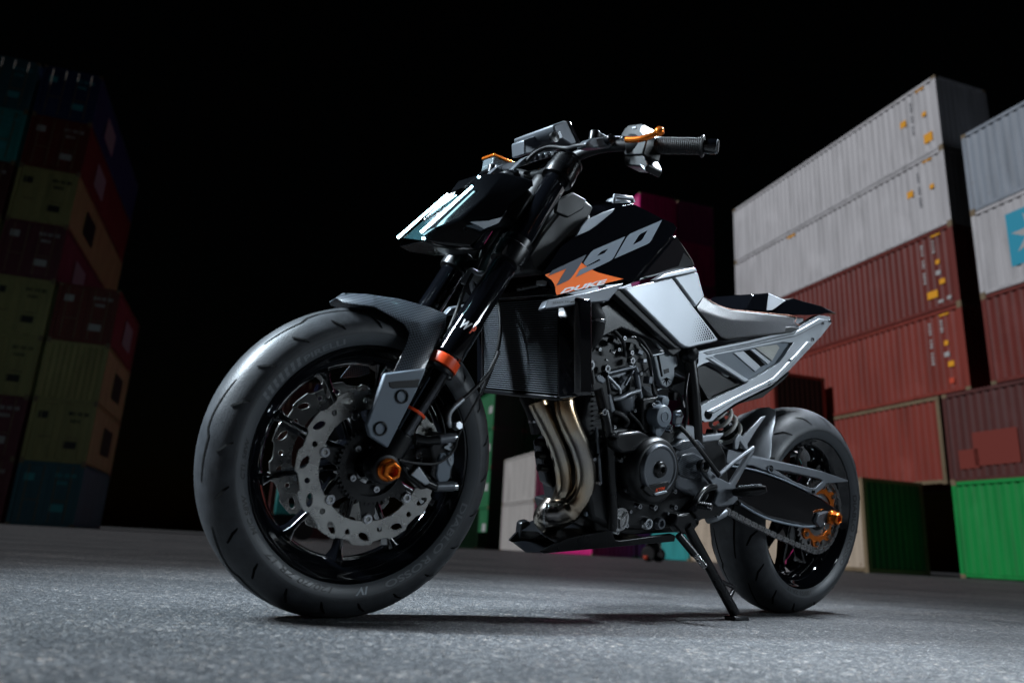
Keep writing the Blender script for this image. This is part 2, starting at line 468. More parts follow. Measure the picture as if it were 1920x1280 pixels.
def box_paint(name, color, rust=0.35, rough=0.5, wear=1.0):
    m = bpy.data.materials.new(name); m.use_nodes = True
    nt = m.node_tree; b = nt.nodes['Principled BSDF']; L = nt.links.new
    tc = nt.nodes.new('ShaderNodeTexCoord'); oi = nt.nodes.new('ShaderNodeObjectInfo')
    ad = nt.nodes.new('ShaderNodeVectorMath'); ad.operation = 'ADD'
    sc = nt.nodes.new('ShaderNodeVectorMath'); sc.operation = 'SCALE'; sc.inputs['Scale'].default_value = 30
    L(oi.outputs['Location'], sc.inputs[0]); L(tc.outputs['Object'], ad.inputs[0]); L(sc.outputs[0], ad.inputs[1])
    def noi(scale, det, sx=(1, 1, 1)):
        mp = nt.nodes.new('ShaderNodeMapping'); mp.inputs['Scale'].default_value = sx
        L(ad.outputs[0], mp.inputs[0])
        n = nt.nodes.new('ShaderNodeTexNoise'); n.inputs['Scale'].default_value = scale; n.inputs['Detail'].default_value = det
        L(mp.outputs[0], n.inputs['Vector']); return n.outputs[0]
    def ramp(src, a, c):
        r = nt.nodes.new('ShaderNodeMapRange'); r.inputs['From Min'].default_value = a; r.inputs['From Max'].default_value = c
        L(src, r.inputs[0]); return r.outputs[0]
    def mix(fac, a, c, mode='MIX'):
        n = nt.nodes.new('ShaderNodeMix'); n.data_type = 'RGBA'; n.blend_type = mode
        L(fac, n.inputs[0])
        if isinstance(a, tuple): n.inputs[6].default_value = a
        else: L(a, n.inputs[6])
        n.inputs[7].default_value = c
        return n.outputs[2]
    streak = ramp(noi(2.2, 6, (1.6, 1.6, 0.16)), 0.45, 0.75)
    c = mix(streak, (*color, 1), tuple(k * (1 - 0.30 * wear) for k in color) + (1,))
    pale = ramp(noi(1.1, 5, (1, 1, 0.5)), 0.56, 0.8)
    c = mix(pale, c, tuple(min(0.8, k * 1.15 + 0.015 * wear) for k in color) + (1,))
    rs = nt.nodes.new('ShaderNodeMath'); rs.operation = 'MULTIPLY'; rs.inputs[1].default_value = rust
    L(ramp(noi(6.5, 8), 0.6, 0.72), rs.inputs[0])
    c = mix(rs.outputs[0], c, (0.14, 0.055, 0.028, 1))
    L(c, b.inputs['Base Color'])
    b.inputs['Roughness'].default_value = rough
    return m

PAINT = {
    'white': box_paint('paint_white', (0.50, 0.495, 0.51), 0.05),
    'pale_grey': box_paint('paint_pale_grey', (0.27, 0.31, 0.36), 0.12),
    'black': box_paint('end_shade_black', (0.012, 0.010, 0.010), 0.1),  # near-black for unlit container ends: shade put into the colour
    'brown': box_paint('paint_brown', (0.15, 0.024, 0.018), 0.35),
    'redbrown': box_paint('paint_redbrown', (0.24, 0.046, 0.034), 0.45, 0.4),
    'darkbrown': box_paint('paint_dark_brown', (0.09, 0.026, 0.024), 0.3),
    'green': box_paint('paint_green', (0.006, 0.27, 0.055), 0.08),
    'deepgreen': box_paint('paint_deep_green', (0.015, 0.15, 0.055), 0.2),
    'cream': box_paint('paint_cream', (0.52, 0.43, 0.33), 0.5),
    'magenta': box_paint('paint_magenta', (0.62, 0.016, 0.20), 0.06),
    'purple': box_paint('paint_purple', (0.30, 0.03, 0.16), 0.1),
    'stone': box_paint('paint_stone', (0.44, 0.42, 0.40), 0.2),
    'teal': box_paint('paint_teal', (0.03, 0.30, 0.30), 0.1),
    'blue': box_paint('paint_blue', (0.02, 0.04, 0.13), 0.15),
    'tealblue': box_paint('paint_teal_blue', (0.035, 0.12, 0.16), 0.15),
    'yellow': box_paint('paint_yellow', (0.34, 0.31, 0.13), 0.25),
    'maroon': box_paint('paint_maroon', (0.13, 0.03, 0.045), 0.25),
    'casting': box_paint('paint_casting', (0.20, 0.15, 0.09), 0.6),
}
PROTO = {}
def mesh_only(mb, name, smooth=0):
    o = mb.build(name, MATS['matte_black'], smooth=smooth); me = o.data
    bpy.data.objects.remove(o); return me

def corrugated(length, z0, z1, depth=0.036, pitch=0.278):
    n = max(1, round(length / pitch)); p = length / n; pts = []
    for i in range(n):
        x = i * p
        pts += [(x, 0), (x + 0.26 * p, 0), (x + 0.5 * p, -depth), (x + 0.76 * p, -depth)]
    pts.append((length, 0))
    mb = MB(); k = len(pts)
    mb.add([(x, y, z0) for x, y in pts] + [(x, y, z1) for x, y in pts], [[i, i + 1, i + 1 + k, i + k] for i in range(k - 1)])
    return mb

def protos(Ln, H):
    key = (Ln, H)
    if key in PROTO: return PROTO[key]
    P = {}
    P['side'] = mesh_only(corrugated(Ln - 0.3, 0.15, H - 0.1), 'side_panel')
    P['end'] = mesh_only(corrugated(CW - 0.3, 0.15, H - 0.1, 0.04, 0.25), 'end_panel')
    # a door leaf: flat sheet with four shallow pressed fields
    mb = MB(); w = (CW - 0.32) / 2; h = H - 0.27
    mb.box((w / 2, 0, h / 2), (w - 0.012, 0.03, h))
    for i in range(4):
        for j in (0, 1):
            mb.box((w * (0.27 + 0.46 * j), 0.02, h * (0.13 + 0.245 * i)), (w * 0.34, 0.022, h * 0.19))
    P['door'] = mesh_only(mb, 'door_leaf')
    P['bar'] = mesh_only(MB().tube([(0, 0, 0.16), (0, 0, H - 0.11)], 0.019, 8), 'lock_bar', 40)
    P['handle'] = mesh_only(MB().box((0, 0, 0), (0.46, 0.02, 0.035)), 'handle')
    P['post'] = mesh_only(MB().box((0, 0, H / 2), (0.15, 0.15, H - 0.23)), 'corner_post')
    P['rail_l'] = mesh_only(MB().box((Ln / 2, 0, 0), (Ln - 0.36, 0.07, 0.11)), 'side_rail')
    P['rail_w'] = mesh_only(MB().box((0, CW / 2, 0), (0.08, CW - 0.33, 0.12)), 'end_rail')
    P['roof'] = mesh_only(MB().box((Ln / 2, CW / 2, H - 0.03), (Ln - 0.1, CW - 0.1, 0.02)), 'roof')
    c = MB(); c.box((0, 0, 0), (0.178, 0.162, 0.118)); c.box((0, 0, 0), (0.06, 0.168, 0.05)); c.box((0, 0, 0), (0.184, 0.06, 0.05))
    P['cast'] = mesh_only(c, 'corner_casting')
    PROTO[key] = P
    return P

def part(name, me, mat, parent, loc=(0, 0, 0), rz=0.0):
    o = bpy.data.objects.new(name, me); COL.objects.link(o)
    o.parent = parent; o.location = loc; o.rotation_euler = (0, 0, rz)
    o.material_slots[0].link = 'OBJECT'; o.material_slots[0].material = mat
    return o

def container(corner, level_z, Ln, H, paint, label, near_left=True, door=False, group=None, post=None, end=None):
    """corner = near left (or near right) foot of the container; its length runs along U"""
    o = Vector(corner[:2] + (0,)) if isinstance(corner, tuple) else Vector((corner.x, corner.y, 0))
    if near_left: o = o + V * CW
    t = empty('shipping_container', (o.x, o.y, level_z), (0, 0, CROT))
    tag(t, label, 'container', group)
    m = PAINT[paint]; pm = PAINT[post] if post else m; P = protos(Ln, H)
    part('side_panel', P['side'], m, t, (0.15, CW - 0.02, 0))
    part('side_panel', P['side'], m, t, (Ln - 0.15, 0.02, 0), math.pi)
    part('end_panel', P['end'], m, t, (Ln - 0.02, CW - 0.15, 0), -math.pi / 2)
    if door:
        w = (CW - 0.32) / 2
        for k in (0, 1):
            d = part('door_leaf', P['door'], m, t, (0.045, 0.16 + w * k, 0.14), math.pi / 2)
            for q in (0.24, 0.76):
                part('lock_bar', P['bar'], PAINT['casting'] if paint != 'yellow' else m, t, (-0.005, 0.16 + w * (k + q), 0))
            part('handle', P['handle'], PAINT['casting'], t, (-0.02, 0.16 + w * (k + 0.5), 1.05), math.pi / 2)
    else:
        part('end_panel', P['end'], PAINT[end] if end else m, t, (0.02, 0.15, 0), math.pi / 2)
    part('roof', P['roof'], m, t)
    for x in (0.075, Ln - 0.075):
        for y in (0.075, CW - 0.075):
            part('corner_post', P['post'], pm, t, (x, y, 0))
            for z in (0.059, H - 0.059):
                part('corner_casting', P['cast'], PAINT['casting'], t, (x + (0.009 if x < 1 else -0.009), y + (0.002 if y < 1 else -0.002), z))
    for y in (0.036, CW - 0.036):
        for z in (0.09, H - 0.06):
            part('side_rail', P['rail_l'], pm, t, (0, y, z))
    for x in (0.04, Ln - 0.04):
        for z in (0.08, H - 0.06):
            part('end_rail', P['rail_w'], pm, t, (x, 0, z))
    return t

def mark(cont, Ln, x_from_near, z, w, h, mat, name='marking'):
    """small painted plate on the left long side (the face towards -V)"""
    MB().add([(x_from_near - w / 2, CW - 0.013, z - h / 2), (x_from_near + w / 2, CW - 0.013, z - h / 2),
              (x_from_near + w / 2, CW - 0.013, z + h / 2), (x_from_near - w / 2, CW - 0.013, z + h / 2)], [[0, 1, 2, 3]]).build(name, mat, cont, smooth=0)

def blocks(n, fn):
    """a line of stencilled characters too small to read: one short block each"""
    mb = MB()
    for i in range(n):
        if i in (4, 8): continue
        a = (i + 0.1) / n; b = (i + 0.5 + random.random() * 0.35) / n
        mb.add([fn(a, 0), fn(b, 0), fn(b, 1), fn(a, 1)], [[0, 1, 2, 3]])
    return mb

def side_text(cont, text, x_near, z, length, h, mat, vertical=False, name='lettering'):
    def fn(u, v):
        if vertical: return Vector((x_near + h * (1 - v), CW - 0.012, z - length * u))
        return Vector((x_near + length * (1 - u), CW - 0.012, z + h * v))
    mb = blocks(text, fn) if isinstance(text, int) else text_on(text, fn, bold=0.02)[0]
    tag(mb.build(name, mat, cont, smooth=0), kind='stuff')

def end_text(cont, n, y_left, z, length, h, mat, name='lettering'):
    blocks(n, lambda u, v: Vector((-0.03, y_left - length * u, z + h * v))).build(name, mat, cont, smooth=0)['kind'] = 'stuff'

pmat('mark_orange', (0.85, 0.38, 0.02), 0.5)
pmat('mark_white', (0.42, 0.42, 0.42), 0.5)
pmat('mark_grey', (0.30, 0.31, 0.33), 0.5)
pmat('mark_cyan', (0.03, 0.33, 0.48), 0.5)
pmat('mark_red', (0.6, 0.08, 0.04), 0.5)
pmat('patch_red', (0.19, 0.035, 0.026), 0.5)
pmat('mark_black', (0.02, 0.02, 0.02), 0.5)
pmat('mark_teal', (0.05, 0.35, 0.40), 0.5)

HA = 2.896
A0 = Vector((14.70, 22.97, 0))                         # near foot of the right-hand wall of containers
def A(s, v=0.0): return A0 + U * s + V * v
L40, L20, L10 = 12.192, 6.058, 2.991
# the tall right-hand wall, from its top down
w1 = container(A(0), 5 * HA, L40, HA, 'white', 'white long container on top of the wall, above another white one', post='white')
w2 = container(A(0), 4 * HA, L40, HA, 'white', 'white long container lying directly on the brown containers')
b1 = container(A(0), 3 * HA, L40, HA, 'brown', 'dark brown container right under the white ones, with orange square marks')
b2 = container(A(0), 2 * HA, L40, HA, 'redbrown', 'reddish brown container with pale scuffs, second below the white ones')
b3 = container(A(1.22), 1 * HA, L40, HA, 'redbrown', 'reddish brown container third below the white ones, beside a rusty post', post='casting')
b4 = container(A(1.22 - L40 - 0.12), 1 * HA, L40, HA, 'darkbrown', 'dark brown container with two repainted red patches above the bright green one')
gr = container(A(0.78 - L20, -0.35), 0, L20, HA, 'green', 'bright green container standing on the asphalt')
k1 = container(A(-0.72 - L40), 4 * HA, L40, HA, 'pale_grey', 'blue-grey container above the one with the white star logo')
k2 = container(A(-0.72 - L40), 3 * HA, L40, HA, 'white', 'white container with a white star on a blue square')
k3 = container(A(-0.72 - L40), 2 * HA, L40, HA, 'brown', 'brown container right under the star logo container')
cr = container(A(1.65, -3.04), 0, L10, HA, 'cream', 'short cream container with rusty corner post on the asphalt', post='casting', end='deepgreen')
for c, x in ((w1, 0.45), (w2, 0.9)):
    mark(c, L40, 1.55, 1.75, 0.26, 0.26, 'mark_orange'); mark(c, L40, 0.62, 1.65, 0.17, 0.17, 'mark_orange')
    side_text(c, 13, 1.12, 2.45, 1.4, 0.09, 'mark_grey', True)
mark(w1, L40, 0.55, 0.65, 0.36, 0.36, 'mark_orange')
for c in (b1, b2):
    side_text(c, 13, 1.25, 2.55, 1.5, 0.10, 'mark_white', True)
    side_text(c, 4, 0.78, 2.55, 0.5, 0.10, 'mark_white', True)
    mark(c, L40, 0.72, 1.72, 0.16, 0.16, 'mark_orange'); mark(c, L40, 0.62, 0.98, 0.22, 0.18, 'mark_orange'); mark(c, L40, 0.74, 1.33, 0.2, 0.16, 'mark_white')
mark(b1, L40, 1.05, 0.62, 0.42, 0.26, 'mark_orange'); mark(b1, L40, 0.75, 0.3, 0.2, 0.1, 'mark_white'); mark(b1, L40, 0.42, 0.34, 0.16, 0.12, 'mark_white')
mark(b2, L40, 0.66, 0.42, 0.18, 0.18, 'mark_red')
mark(b4, L40, 10.5, 1.0, 1.5, 1.05, 'patch_red', 'repaint_patch'); mark(b4, L40, 11.45, 0.72, 0.7, 0.6, 'patch_red', 'repaint_patch')
for c in (w1, w2, b1, b2):                                     # lashing eyes and yellow corner marks along the top rail
    mark(c, L40, 0.70, HA - 0.19, 0.38, 0.06, 'mark_orange', 'height_mark')
mark(w2, L40, 8.0, HA - 0.22, 0.5, 0.09, 'mark_orange', 'height_mark')
# white star on a blue square
st = MB(); x0, z0, sq = 11.05, 0.62, 1.75
st.add([(x0, CW - 0.013, z0), (x0 - sq, CW - 0.013, z0), (x0 - sq, CW - 0.013, z0 + sq), (x0, CW - 0.013, z0 + sq)], [[0, 1, 2, 3]])
logo = st.build('logo_square', 'mark_cyan', k2, smooth=0)
pts = []
for i in range(14):
    a = 2 * math.pi * i / 14 + 0.25; r = 0.78 if i % 2 == 0 else 0.32
    pts.append((x0 - sq / 2 + r * math.cos(a), CW - 0.010, z0 + sq / 2 + r * math.sin(a)))
MB().add(pts, [list(range(14))]).build('logo_star', 'mark_white', logo, smooth=0)

# the three-high stack in front of the wall, seen end-on behind the rear wheel
HC = 2.44
C0 = A(6.1, -2.75)
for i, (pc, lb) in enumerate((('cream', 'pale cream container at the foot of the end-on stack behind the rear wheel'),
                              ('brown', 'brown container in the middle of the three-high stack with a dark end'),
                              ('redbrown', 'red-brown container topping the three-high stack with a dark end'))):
    container(C0, i * HC, L20, HC, pc, lb, end='black')  # end panels coloured dark to stand for their shade

# far stacks behind the motorcycle
HF = 2.591
F0 = Vector((7.05, 39.6, 0))
fa = []
for lv in range(2):
    c = container(F0 - V * 2.56, lv * HF, L40, HF, 'magenta', ['magenta container with large white letters standing on the ground', 'magenta container stacked on the lettered magenta one'][lv])
    fa.append(c)
side_text(fa[0], 'ONE', 1.4, 0.75, 4.6, 1.1, 'mark_white')
side_text(fa[1], 'ONE', 1.4, 0.75, 4.6, 1.1, 'mark_white')
ROWN = ['lowest', 'second lowest', 'third lowest', 'fourth lowest', 'fifth lowest', 'sixth lowest', 'second highest', 'topmost']
for lv in range(8):
    container(F0, lv * HF, L40, HF, 'magenta' if lv < 3 or lv > 5 else 'purple', '%s container in the tall magenta column with a lit corner edge' % ROWN[lv], group='tall magenta stack behind the tank')
    container(F0 + V * 2.56, lv * HF, L40, HF, 'magenta' if lv in (0, 1, 6) else 'purple', '%s container in the dark purple column beside the tall magenta one' % ROWN[lv], group='tall magenta stack behind the tank')
G0 = Vector((1.81, 44.05, 0))
for lv in range(2):
    container(G0, lv * HA, L20, HA, 'stone', ['pale grey container on the ground beside the lettered magenta one', 'pale grey container on top of another beside the magenta ones'][lv])
N0 = Vector((-1.06, 54.8, 0))
for lv in range(4):
    c = container(N0, lv * HA, L20, HA, 'deepgreen', '%s dark green container of the stack behind the pale grey ones' % ['lowest', 'second', 'third', 'topmost'][lv])
    mark(c, L20, 0.9, 1.5, 0.9, 0.55, 'mark_white', 'label_plate')
    container(N0 + V * 2.56, lv * HA, L20, HA, 'deepgreen', '%s dark green container in the column hidden behind the pale grey pair' % ['lowest', 'second', 'third', 'topmost'][lv])
container(Vector((-3.9, 50.5, 0)), 0, L20, HF, 'deepgreen', 'dark green container standing alone left of the green stack')
container(Vector((8.9, 36.3, 0)) , 0, L20, HF, 'teal', 'teal container on the ground in front of the tall magenta stack')

# the dim stack on the left
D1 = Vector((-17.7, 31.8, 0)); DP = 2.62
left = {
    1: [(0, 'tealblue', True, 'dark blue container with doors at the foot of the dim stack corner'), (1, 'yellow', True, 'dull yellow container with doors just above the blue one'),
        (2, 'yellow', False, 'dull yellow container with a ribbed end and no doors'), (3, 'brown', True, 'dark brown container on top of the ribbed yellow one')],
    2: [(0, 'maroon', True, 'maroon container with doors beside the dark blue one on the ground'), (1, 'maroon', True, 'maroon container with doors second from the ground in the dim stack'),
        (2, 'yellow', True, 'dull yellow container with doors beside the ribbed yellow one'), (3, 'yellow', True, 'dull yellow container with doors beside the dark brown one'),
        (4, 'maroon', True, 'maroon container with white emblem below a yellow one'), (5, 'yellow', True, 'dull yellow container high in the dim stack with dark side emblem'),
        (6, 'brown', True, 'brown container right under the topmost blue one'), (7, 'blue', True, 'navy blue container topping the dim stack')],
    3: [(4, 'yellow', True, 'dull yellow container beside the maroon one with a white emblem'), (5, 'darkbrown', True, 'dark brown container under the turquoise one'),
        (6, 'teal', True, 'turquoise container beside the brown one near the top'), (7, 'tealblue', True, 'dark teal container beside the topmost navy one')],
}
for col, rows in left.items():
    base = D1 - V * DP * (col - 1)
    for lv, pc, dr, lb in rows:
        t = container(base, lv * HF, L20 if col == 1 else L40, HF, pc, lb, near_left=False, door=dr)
        lm = 'mark_teal' if pc in ('teal', 'blue', 'tealblue') else ('mark_black' if pc == 'yellow' else 'mark_white')
        if dr:
            end_text(t, 12, 1.02, 2.0, 0.8, 0.16, lm)
            end_text(t, 4, 0.9, 1.7, 0.4, 0.14, lm)
            MB().box((-0.012, 1.95, 1.95), (0.01, 0.36, 0.3)).build('label_plate', 'mark_black' if pc == 'yellow' else lm, t, smooth=0)
            MB().box((-0.012, 0.75, 0.75), (0.01, 0.5, 0.3)).build('data_plate', lm, t, smooth=0)
        # emblem on the side that faces right
        if pc in ('yellow', 'maroon', 'brown', 'blue'):
            MB().add([(2.5, -0.002, 0.7), (4.6, -0.002, 0.7), (4.6, -0.002, 1.9), (2.5, -0.002, 1.9)], [[0, 1, 2, 3]]).build('side_emblem', 'mark_black' if pc == 'yellow' else 'mark_grey', t, smooth=0)
# a barely lit stack between the left stack and the motorcycle
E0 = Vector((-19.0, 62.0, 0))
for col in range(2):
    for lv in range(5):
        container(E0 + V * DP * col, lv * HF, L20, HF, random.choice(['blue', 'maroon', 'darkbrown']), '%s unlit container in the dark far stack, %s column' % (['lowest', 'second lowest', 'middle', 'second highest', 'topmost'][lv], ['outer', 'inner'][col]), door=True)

# yard tractor with an amber beacon, far off in the dark
yt = empty('yard_tractor', ATZ(575, 1013.5, 0.0).xy.to_3d(), (0, 0, rad(14)))
dd = 33.0
pos = Vector(((575 - 960) / F_PX * dd * 1.03, dd, 0)); yt.location = pos
tag(yt, 'small dark yard tractor with amber beacon parked in the distance', 'tractor')
MB().box((0, 0, 0.75), (2.6, 1.4, 0.5)).build('chassis', 'satin_black', yt, 0.04)
MB().box((0.35, 0.02, 1.55), (1.5, 1.3, 1.1)).build('cab', PAINT['teal'], yt, 0.05)
MB().box((0.35, -0.64, 1.75), (1.1, 0.04, 0.6)).build('cab_window', 'smoked', yt, 0.01)
for x in (-0.85, 0.85):
    for y in (-0.6, 0.6):
        MB().lathe([(0.001, -0.13), (0.4, -0.13), (0.45, -0.08), (0.45, 0.08), (0.4, 0.13), (0.001, 0.13)], (x, y, 0.45), n=24).build('wheel', 'rubber', yt)
MB().lathe([(0.001, 0.12), (0.05, 0.11), (0.06, 0.0), (0.001, 0)], (1.05, -0.45, 2.12), axis=(0, 0, 1), n=12).build('beacon', 'amber', yt)
MB().lathe([(0.001, 0.0), (0.06, 0.0), (0.06, 0.06), (0.001, 0.06)], (-1.05, -0.72, 1.75), axis=(0, -1, 0), n=12).build('work_lamp', 'cool_lamp', yt)

# small wheeled stand in front of the magenta containers
tr = empty('equipment_trolley')
tr.location = Vector(((1228 - 960) / F_PX * 20.4, 20.0, 0)); tag(tr, 'small dark wheeled trolley with a chrome frame before the magenta containers', 'trolley')
for x in (-0.12, 0.16):
    MB().lathe([(0.02, -0.05), (0.16, -0.05), (0.19, -0.02), (0.19, 0.02), (0.16, 0.05), (0.02, 0.05)], (x, -0.1 + x * 0.5, 0.19), axis=(0.5, 1, 0), n=20).build('wheel', 'rubber', tr)
MB().box((0.05, 0.05, 0.42), (0.36, 0.3, 0.26)).build('case', 'satin_black', tr, 0.02)
MB().tube(catmull([(-0.15, -0.15, 0.15), (-0.12, -0.12, 0.5), (0.1, -0.12, 0.62), (0.22, -0.12, 0.3)]), 0.025, 8).build('handle_frame', 'chrome', tr)
MB().box((-0.2, -0.2, 0.1), (0.1, 0.1, 0.1)).build('rear_lamp', 'mark_red', tr, 0.02)

# ================================================================== the motorcycle
bike = empty('motorcycle', BIKE_T, (-LEAN, 0, YAW))
tag(bike, 'black and silver naked motorcycle with orange details leaning on its side stand', 'motorcycle')
WBASE, RAKE = 1.475, rad(24.0)
FA = Vector((WBASE, 0, 0.300))                 # front axle
RA = Vector((0, 0, 0.315))                     # rear axle
FD = Vector((-math.sin(RAKE), 0, math.cos(RAKE)))   # up along the fork
FN = Vector((math.cos(RAKE), 0, math.sin(RAKE)))    # forward, square to the fork
def FK(s, y): return FA + FD * s + Vector((0, y, 0))

def pxp(pts, y):                               # traced outline -> points at that distance from the middle
    return [Q(a, b, y) for a, b in pts]
def slab(name, pts, y, thick, mat, parent=bike, bevel=0.002, mirror=False, **k):
    mb = MB().poly_prism(pxp(pts, y), (0, -thick, 0))
    if mirror: MB().add([(v.x, -v.y, v.z) for v in mb.v], mb.f).build(name, mat, parent, bevel, **k)
    return mb.build(name, mat, parent, bevel, **k)
def on_plane(name, pts, pl, thick, mat, parent=bike, bevel=0.002, off=0.0, mirror=False):
    mb = MB().poly_prism([pl.at(a, b, off) for a, b in pts], -pl.n * thick)
    if mirror: MB().add([(v.x, -v.y, v.z) for v in mb.v], mb.f).build(name, mat, parent, bevel)
    return mb.build(name, mat, parent, bevel)
def bolt(p, r, parent, axis=(0, 1, 0), h=0.005, mat='bolt', name='bolt'):
    p = Vector(p)
    return MB().lathe([(r * 0.45, h * 0.45), (r * 0.5, h), (r * 0.92, h), (r, h * 0.7), (r, -h)], p, axis, 14).build(name, mat, parent, smooth=40)
def body(name, V3, faces, mat, parent=bike, bevel=0.003, bridges=(), crown=0.0, **k):
    """left half given by named points; mirrored, and the chains in bridges joined across the middle"""
    keys = list(V3); idx = {q: i for i, q in enumerate(keys)}
    mb = MB(); n = len(keys)
    vs = [Vector(V3[q]) for q in keys]
    vs += [Vector((v.x, -v.y, v.z)) for v in vs]
    fs = [[idx[q] for q in f] for f in faces] + [[idx[q] + n for q in reversed(f)] for f in faces]
    for ch in bridges:
        mid = []
        for q in ch:
            v = vs[idx[q]]; mid.append(len(vs)); vs.append(Vector((v.x, 0, v.z + crown)))
        for i in range(len(ch) - 1):
            a, b = idx[ch[i]], idx[ch[i + 1]]
            fs.append([a, b, mid[i + 1], mid[i]]); fs.append([mid[i], mid[i + 1], b + n, a + n])
    mb.add(vs, fs)
    return mb.build(name, mat, parent, bevel, **k)

# ------------------------------------------------------------------ tyres and wheels
FPROF = [(0, .300), (.012, .2992), (.024, .2965), (.035, .2915), (.044, .2845), (.052, .2755), (.0575, .266), (.0603, .256), (.0603, .249), (.058, .240), (.0545, .232), (.0505, .2265)]
RPROF = [(0, .315), (.018, .3138), (.036, .3095), (.052, .3025), (.066, .293), (.077, .2815), (.0855, .2685), (.0895, .257), (.0895, .249), (.0865, .2405), (.082, .2325), (.0775, .2268)]
def interp(tab, key, col=0):
    for a, b in zip(tab, tab[1:]):
        lo, hi = sorted((a[col], b[col]))
        if lo <= key <= hi and hi > lo:
            t = (key - a[col]) / (b[col] - a[col]); return a[1 - col] + t * (b[1 - col] - a[1 - col])
    return tab[-1][1 - col]
def dense(prof, k=3):
    pts = [Vector((y, r, 0)) for y, r in prof]
    return [(p.x, p.y) for p in catmull(pts, k)]

def wheel_pt(c, r, phi, y):                    # phi clockwise from the top, seen from the left side
    return Vector((c.x - math.sin(phi) * r, c.y + y, c.z + math.cos(phi) * r))

def ring_text(text, c, prof, phi0, r_in, r_out, width, mat, parent, name, lift=0.0006, shear=0.25, bold=0.02):
    """lettering pressed round the left sidewall; phi0 = middle, degrees clockwise from the top"""
    side = [(y, r) for y, r in prof if r <= prof[7][1] + 0.02][::-1]
    def fn(u, v):
        r = r_in + (r_out - r_in) * v
        return wheel_pt(c, r, rad(phi0) + (u - 0.5) * width / ((r_in + r_out) / 2), 0)
    mb, _ = text_on(text, fn, shear, bold)
    for v in mb.v:
        r = math.hypot(v.x - c.x, v.z - c.z)
        v.y = side_y(prof, r) + lift
    return mb.build(name, mat, parent, smooth=0)
def side_y(prof, r):
    pr = dense(prof, 4)
    for (y0, ra), (y1, rb) in zip(pr, pr[1:]):
        if rb <= r <= ra and ra > rb and ra < prof[0][1] - 0.02:
            return y0 + (ra - r) / (ra - rb) * (y1 - y0)
    return prof[-1][0]

def make_tyre(c, prof, parent, n=160):
    half = dense(prof, 3)
    full = [(r, -y) for y, r in half[::-1]] + [(r, y) for y, r in half[1:]]
    t = MB().lathe(full, c, n=n)
    t.f = t.f[:-2]                            # open towards the rim
    o = t.build('tyre', 'tyre', parent, smooth=60)
    o.data.materials.append(MATS['tyre_side'])
    lim = prof[8][1] + 0.001
    for p in o.data.polygons:
        rr = math.hypot(p.center.x - c.x, p.center.z - c.z)
        if rr < lim: p.material_index = 1
    return o

def groove(mb, c, prof, path, wid):
    """path = [(phi degrees, across 0..1 from the crown to the shoulder, signed)]; a strip lying in the tread"""
    pr = dense(prof, 4)
    def at(phi, s):
        sg = 1 if s >= 0 else -1
        k = abs(s) * (len(pr) * 0.62); i = min(int(k), len(pr) - 2); f = k - i
        y = pr[i][0] * (1 - f) + pr[i + 1][0] * f; r = pr[i][1] * (1 - f) + pr[i + 1][1] * f
        return wheel_pt(c, r + 0.0005, rad(phi), y * 1.003 * sg)
    fine = []
    for a, b in zip(path, path[1:]):
        for q in range(5):
            t = q / 5; fine.append((a[0] + (b[0] - a[0]) * t, a[1] + (b[1] - a[1]) * t))
    fine.append(path[-1])
    P = [at(*q) for q in fine]; L = []; m = len(P)
    for i, p in enumerate(P):
        d = (P[min(i + 1, m - 1)] - P[max(i - 1, 0)]).normalized()
        nrm = (p - c); nrm.y *= 2.0; nrm.normalize()
        side = d.cross(nrm).normalized()
        w = wid * (0.35 + 0.65 * math.sin(math.pi * min(max((i + 0.6) / m, 0), 1)) ** 0.7) / 2
        L += [p + side * w, p - side * w]
    mb.add(L, [[2 * i, 2 * i + 1, 2 * i + 3, 2 * i + 2] for i in range(m - 1)])

def make_wheel(name, c, rimw, prof, spokes, rmin):
    h = rimw
    rim = MB().lathe([(.2275, h), (.2235, h + .0035), (.2185, h), (.2135, h - .007), (.207, h - .010), (.200, h - .020), (rmin + .004, h * .35), (rmin, 0), (rmin + .004, -h * .35),
                      (.200, -h + .020), (.207, -h + .010), (.2135, -h + .007), (.2185, -h), (.2235, -h - .0035), (.2275, -h), (.222, -h + .012), (.207, -h * .4), (.207, h * .4), (.222, h - .012)],
                     c, n=128, closed=True)
    w = rim.build(name, 'gloss_black', bike, smooth=35)
    make_tyre(c, prof, w)
    MB().lathe([(.014, -.06), (.030, -.06), (.036, -.045), (.046, -.03), (.050, -.018), (.050, .018), (.046, .03), (.036, .045), (.030, .06), (.014, .06)], c, n=40).build('hub', 'gloss_black', w)
    for i in range(spokes):
        a = 2 * math.pi * i / spokes + rad(2)
        er = Vector((-math.sin(a), 0, math.cos(a))); et = Vector((-math.cos(a), 0, -math.sin(a)))
        mb = MB(); vs = []
        for r, wt, wy in ((.040, .011, .024), (.09, .0058, .018), (.15, .0048, .014), (rmin - .012, .0062, .015), (rmin + .006, .013, .022)):
            p = c + er * r
            vs += [p + et * wt + Vector((0, wy * .75, 0)), p + et * wt * .55 + Vector((0, wy, 0)), p - et * wt * .55 + Vector((0, wy, 0)), p - et * wt + Vector((0, wy * .75, 0)),
                   p - et * wt - Vector((0, wy, 0)), p + et * wt - Vector((0, wy, 0))]
        fs = [[i0 * 6 + k, i0 * 6 + (k + 1) % 6, i0 * 6 + 6 + (k + 1) % 6, i0 * 6 + 6 + k] for i0 in range(4) for k in range(6)]
        mb.add(vs, fs + [[5, 4, 3, 2, 1, 0], [24 + k for k in range(6)]]).build('spoke', 'gloss_black', w, 0.0015)
    return w

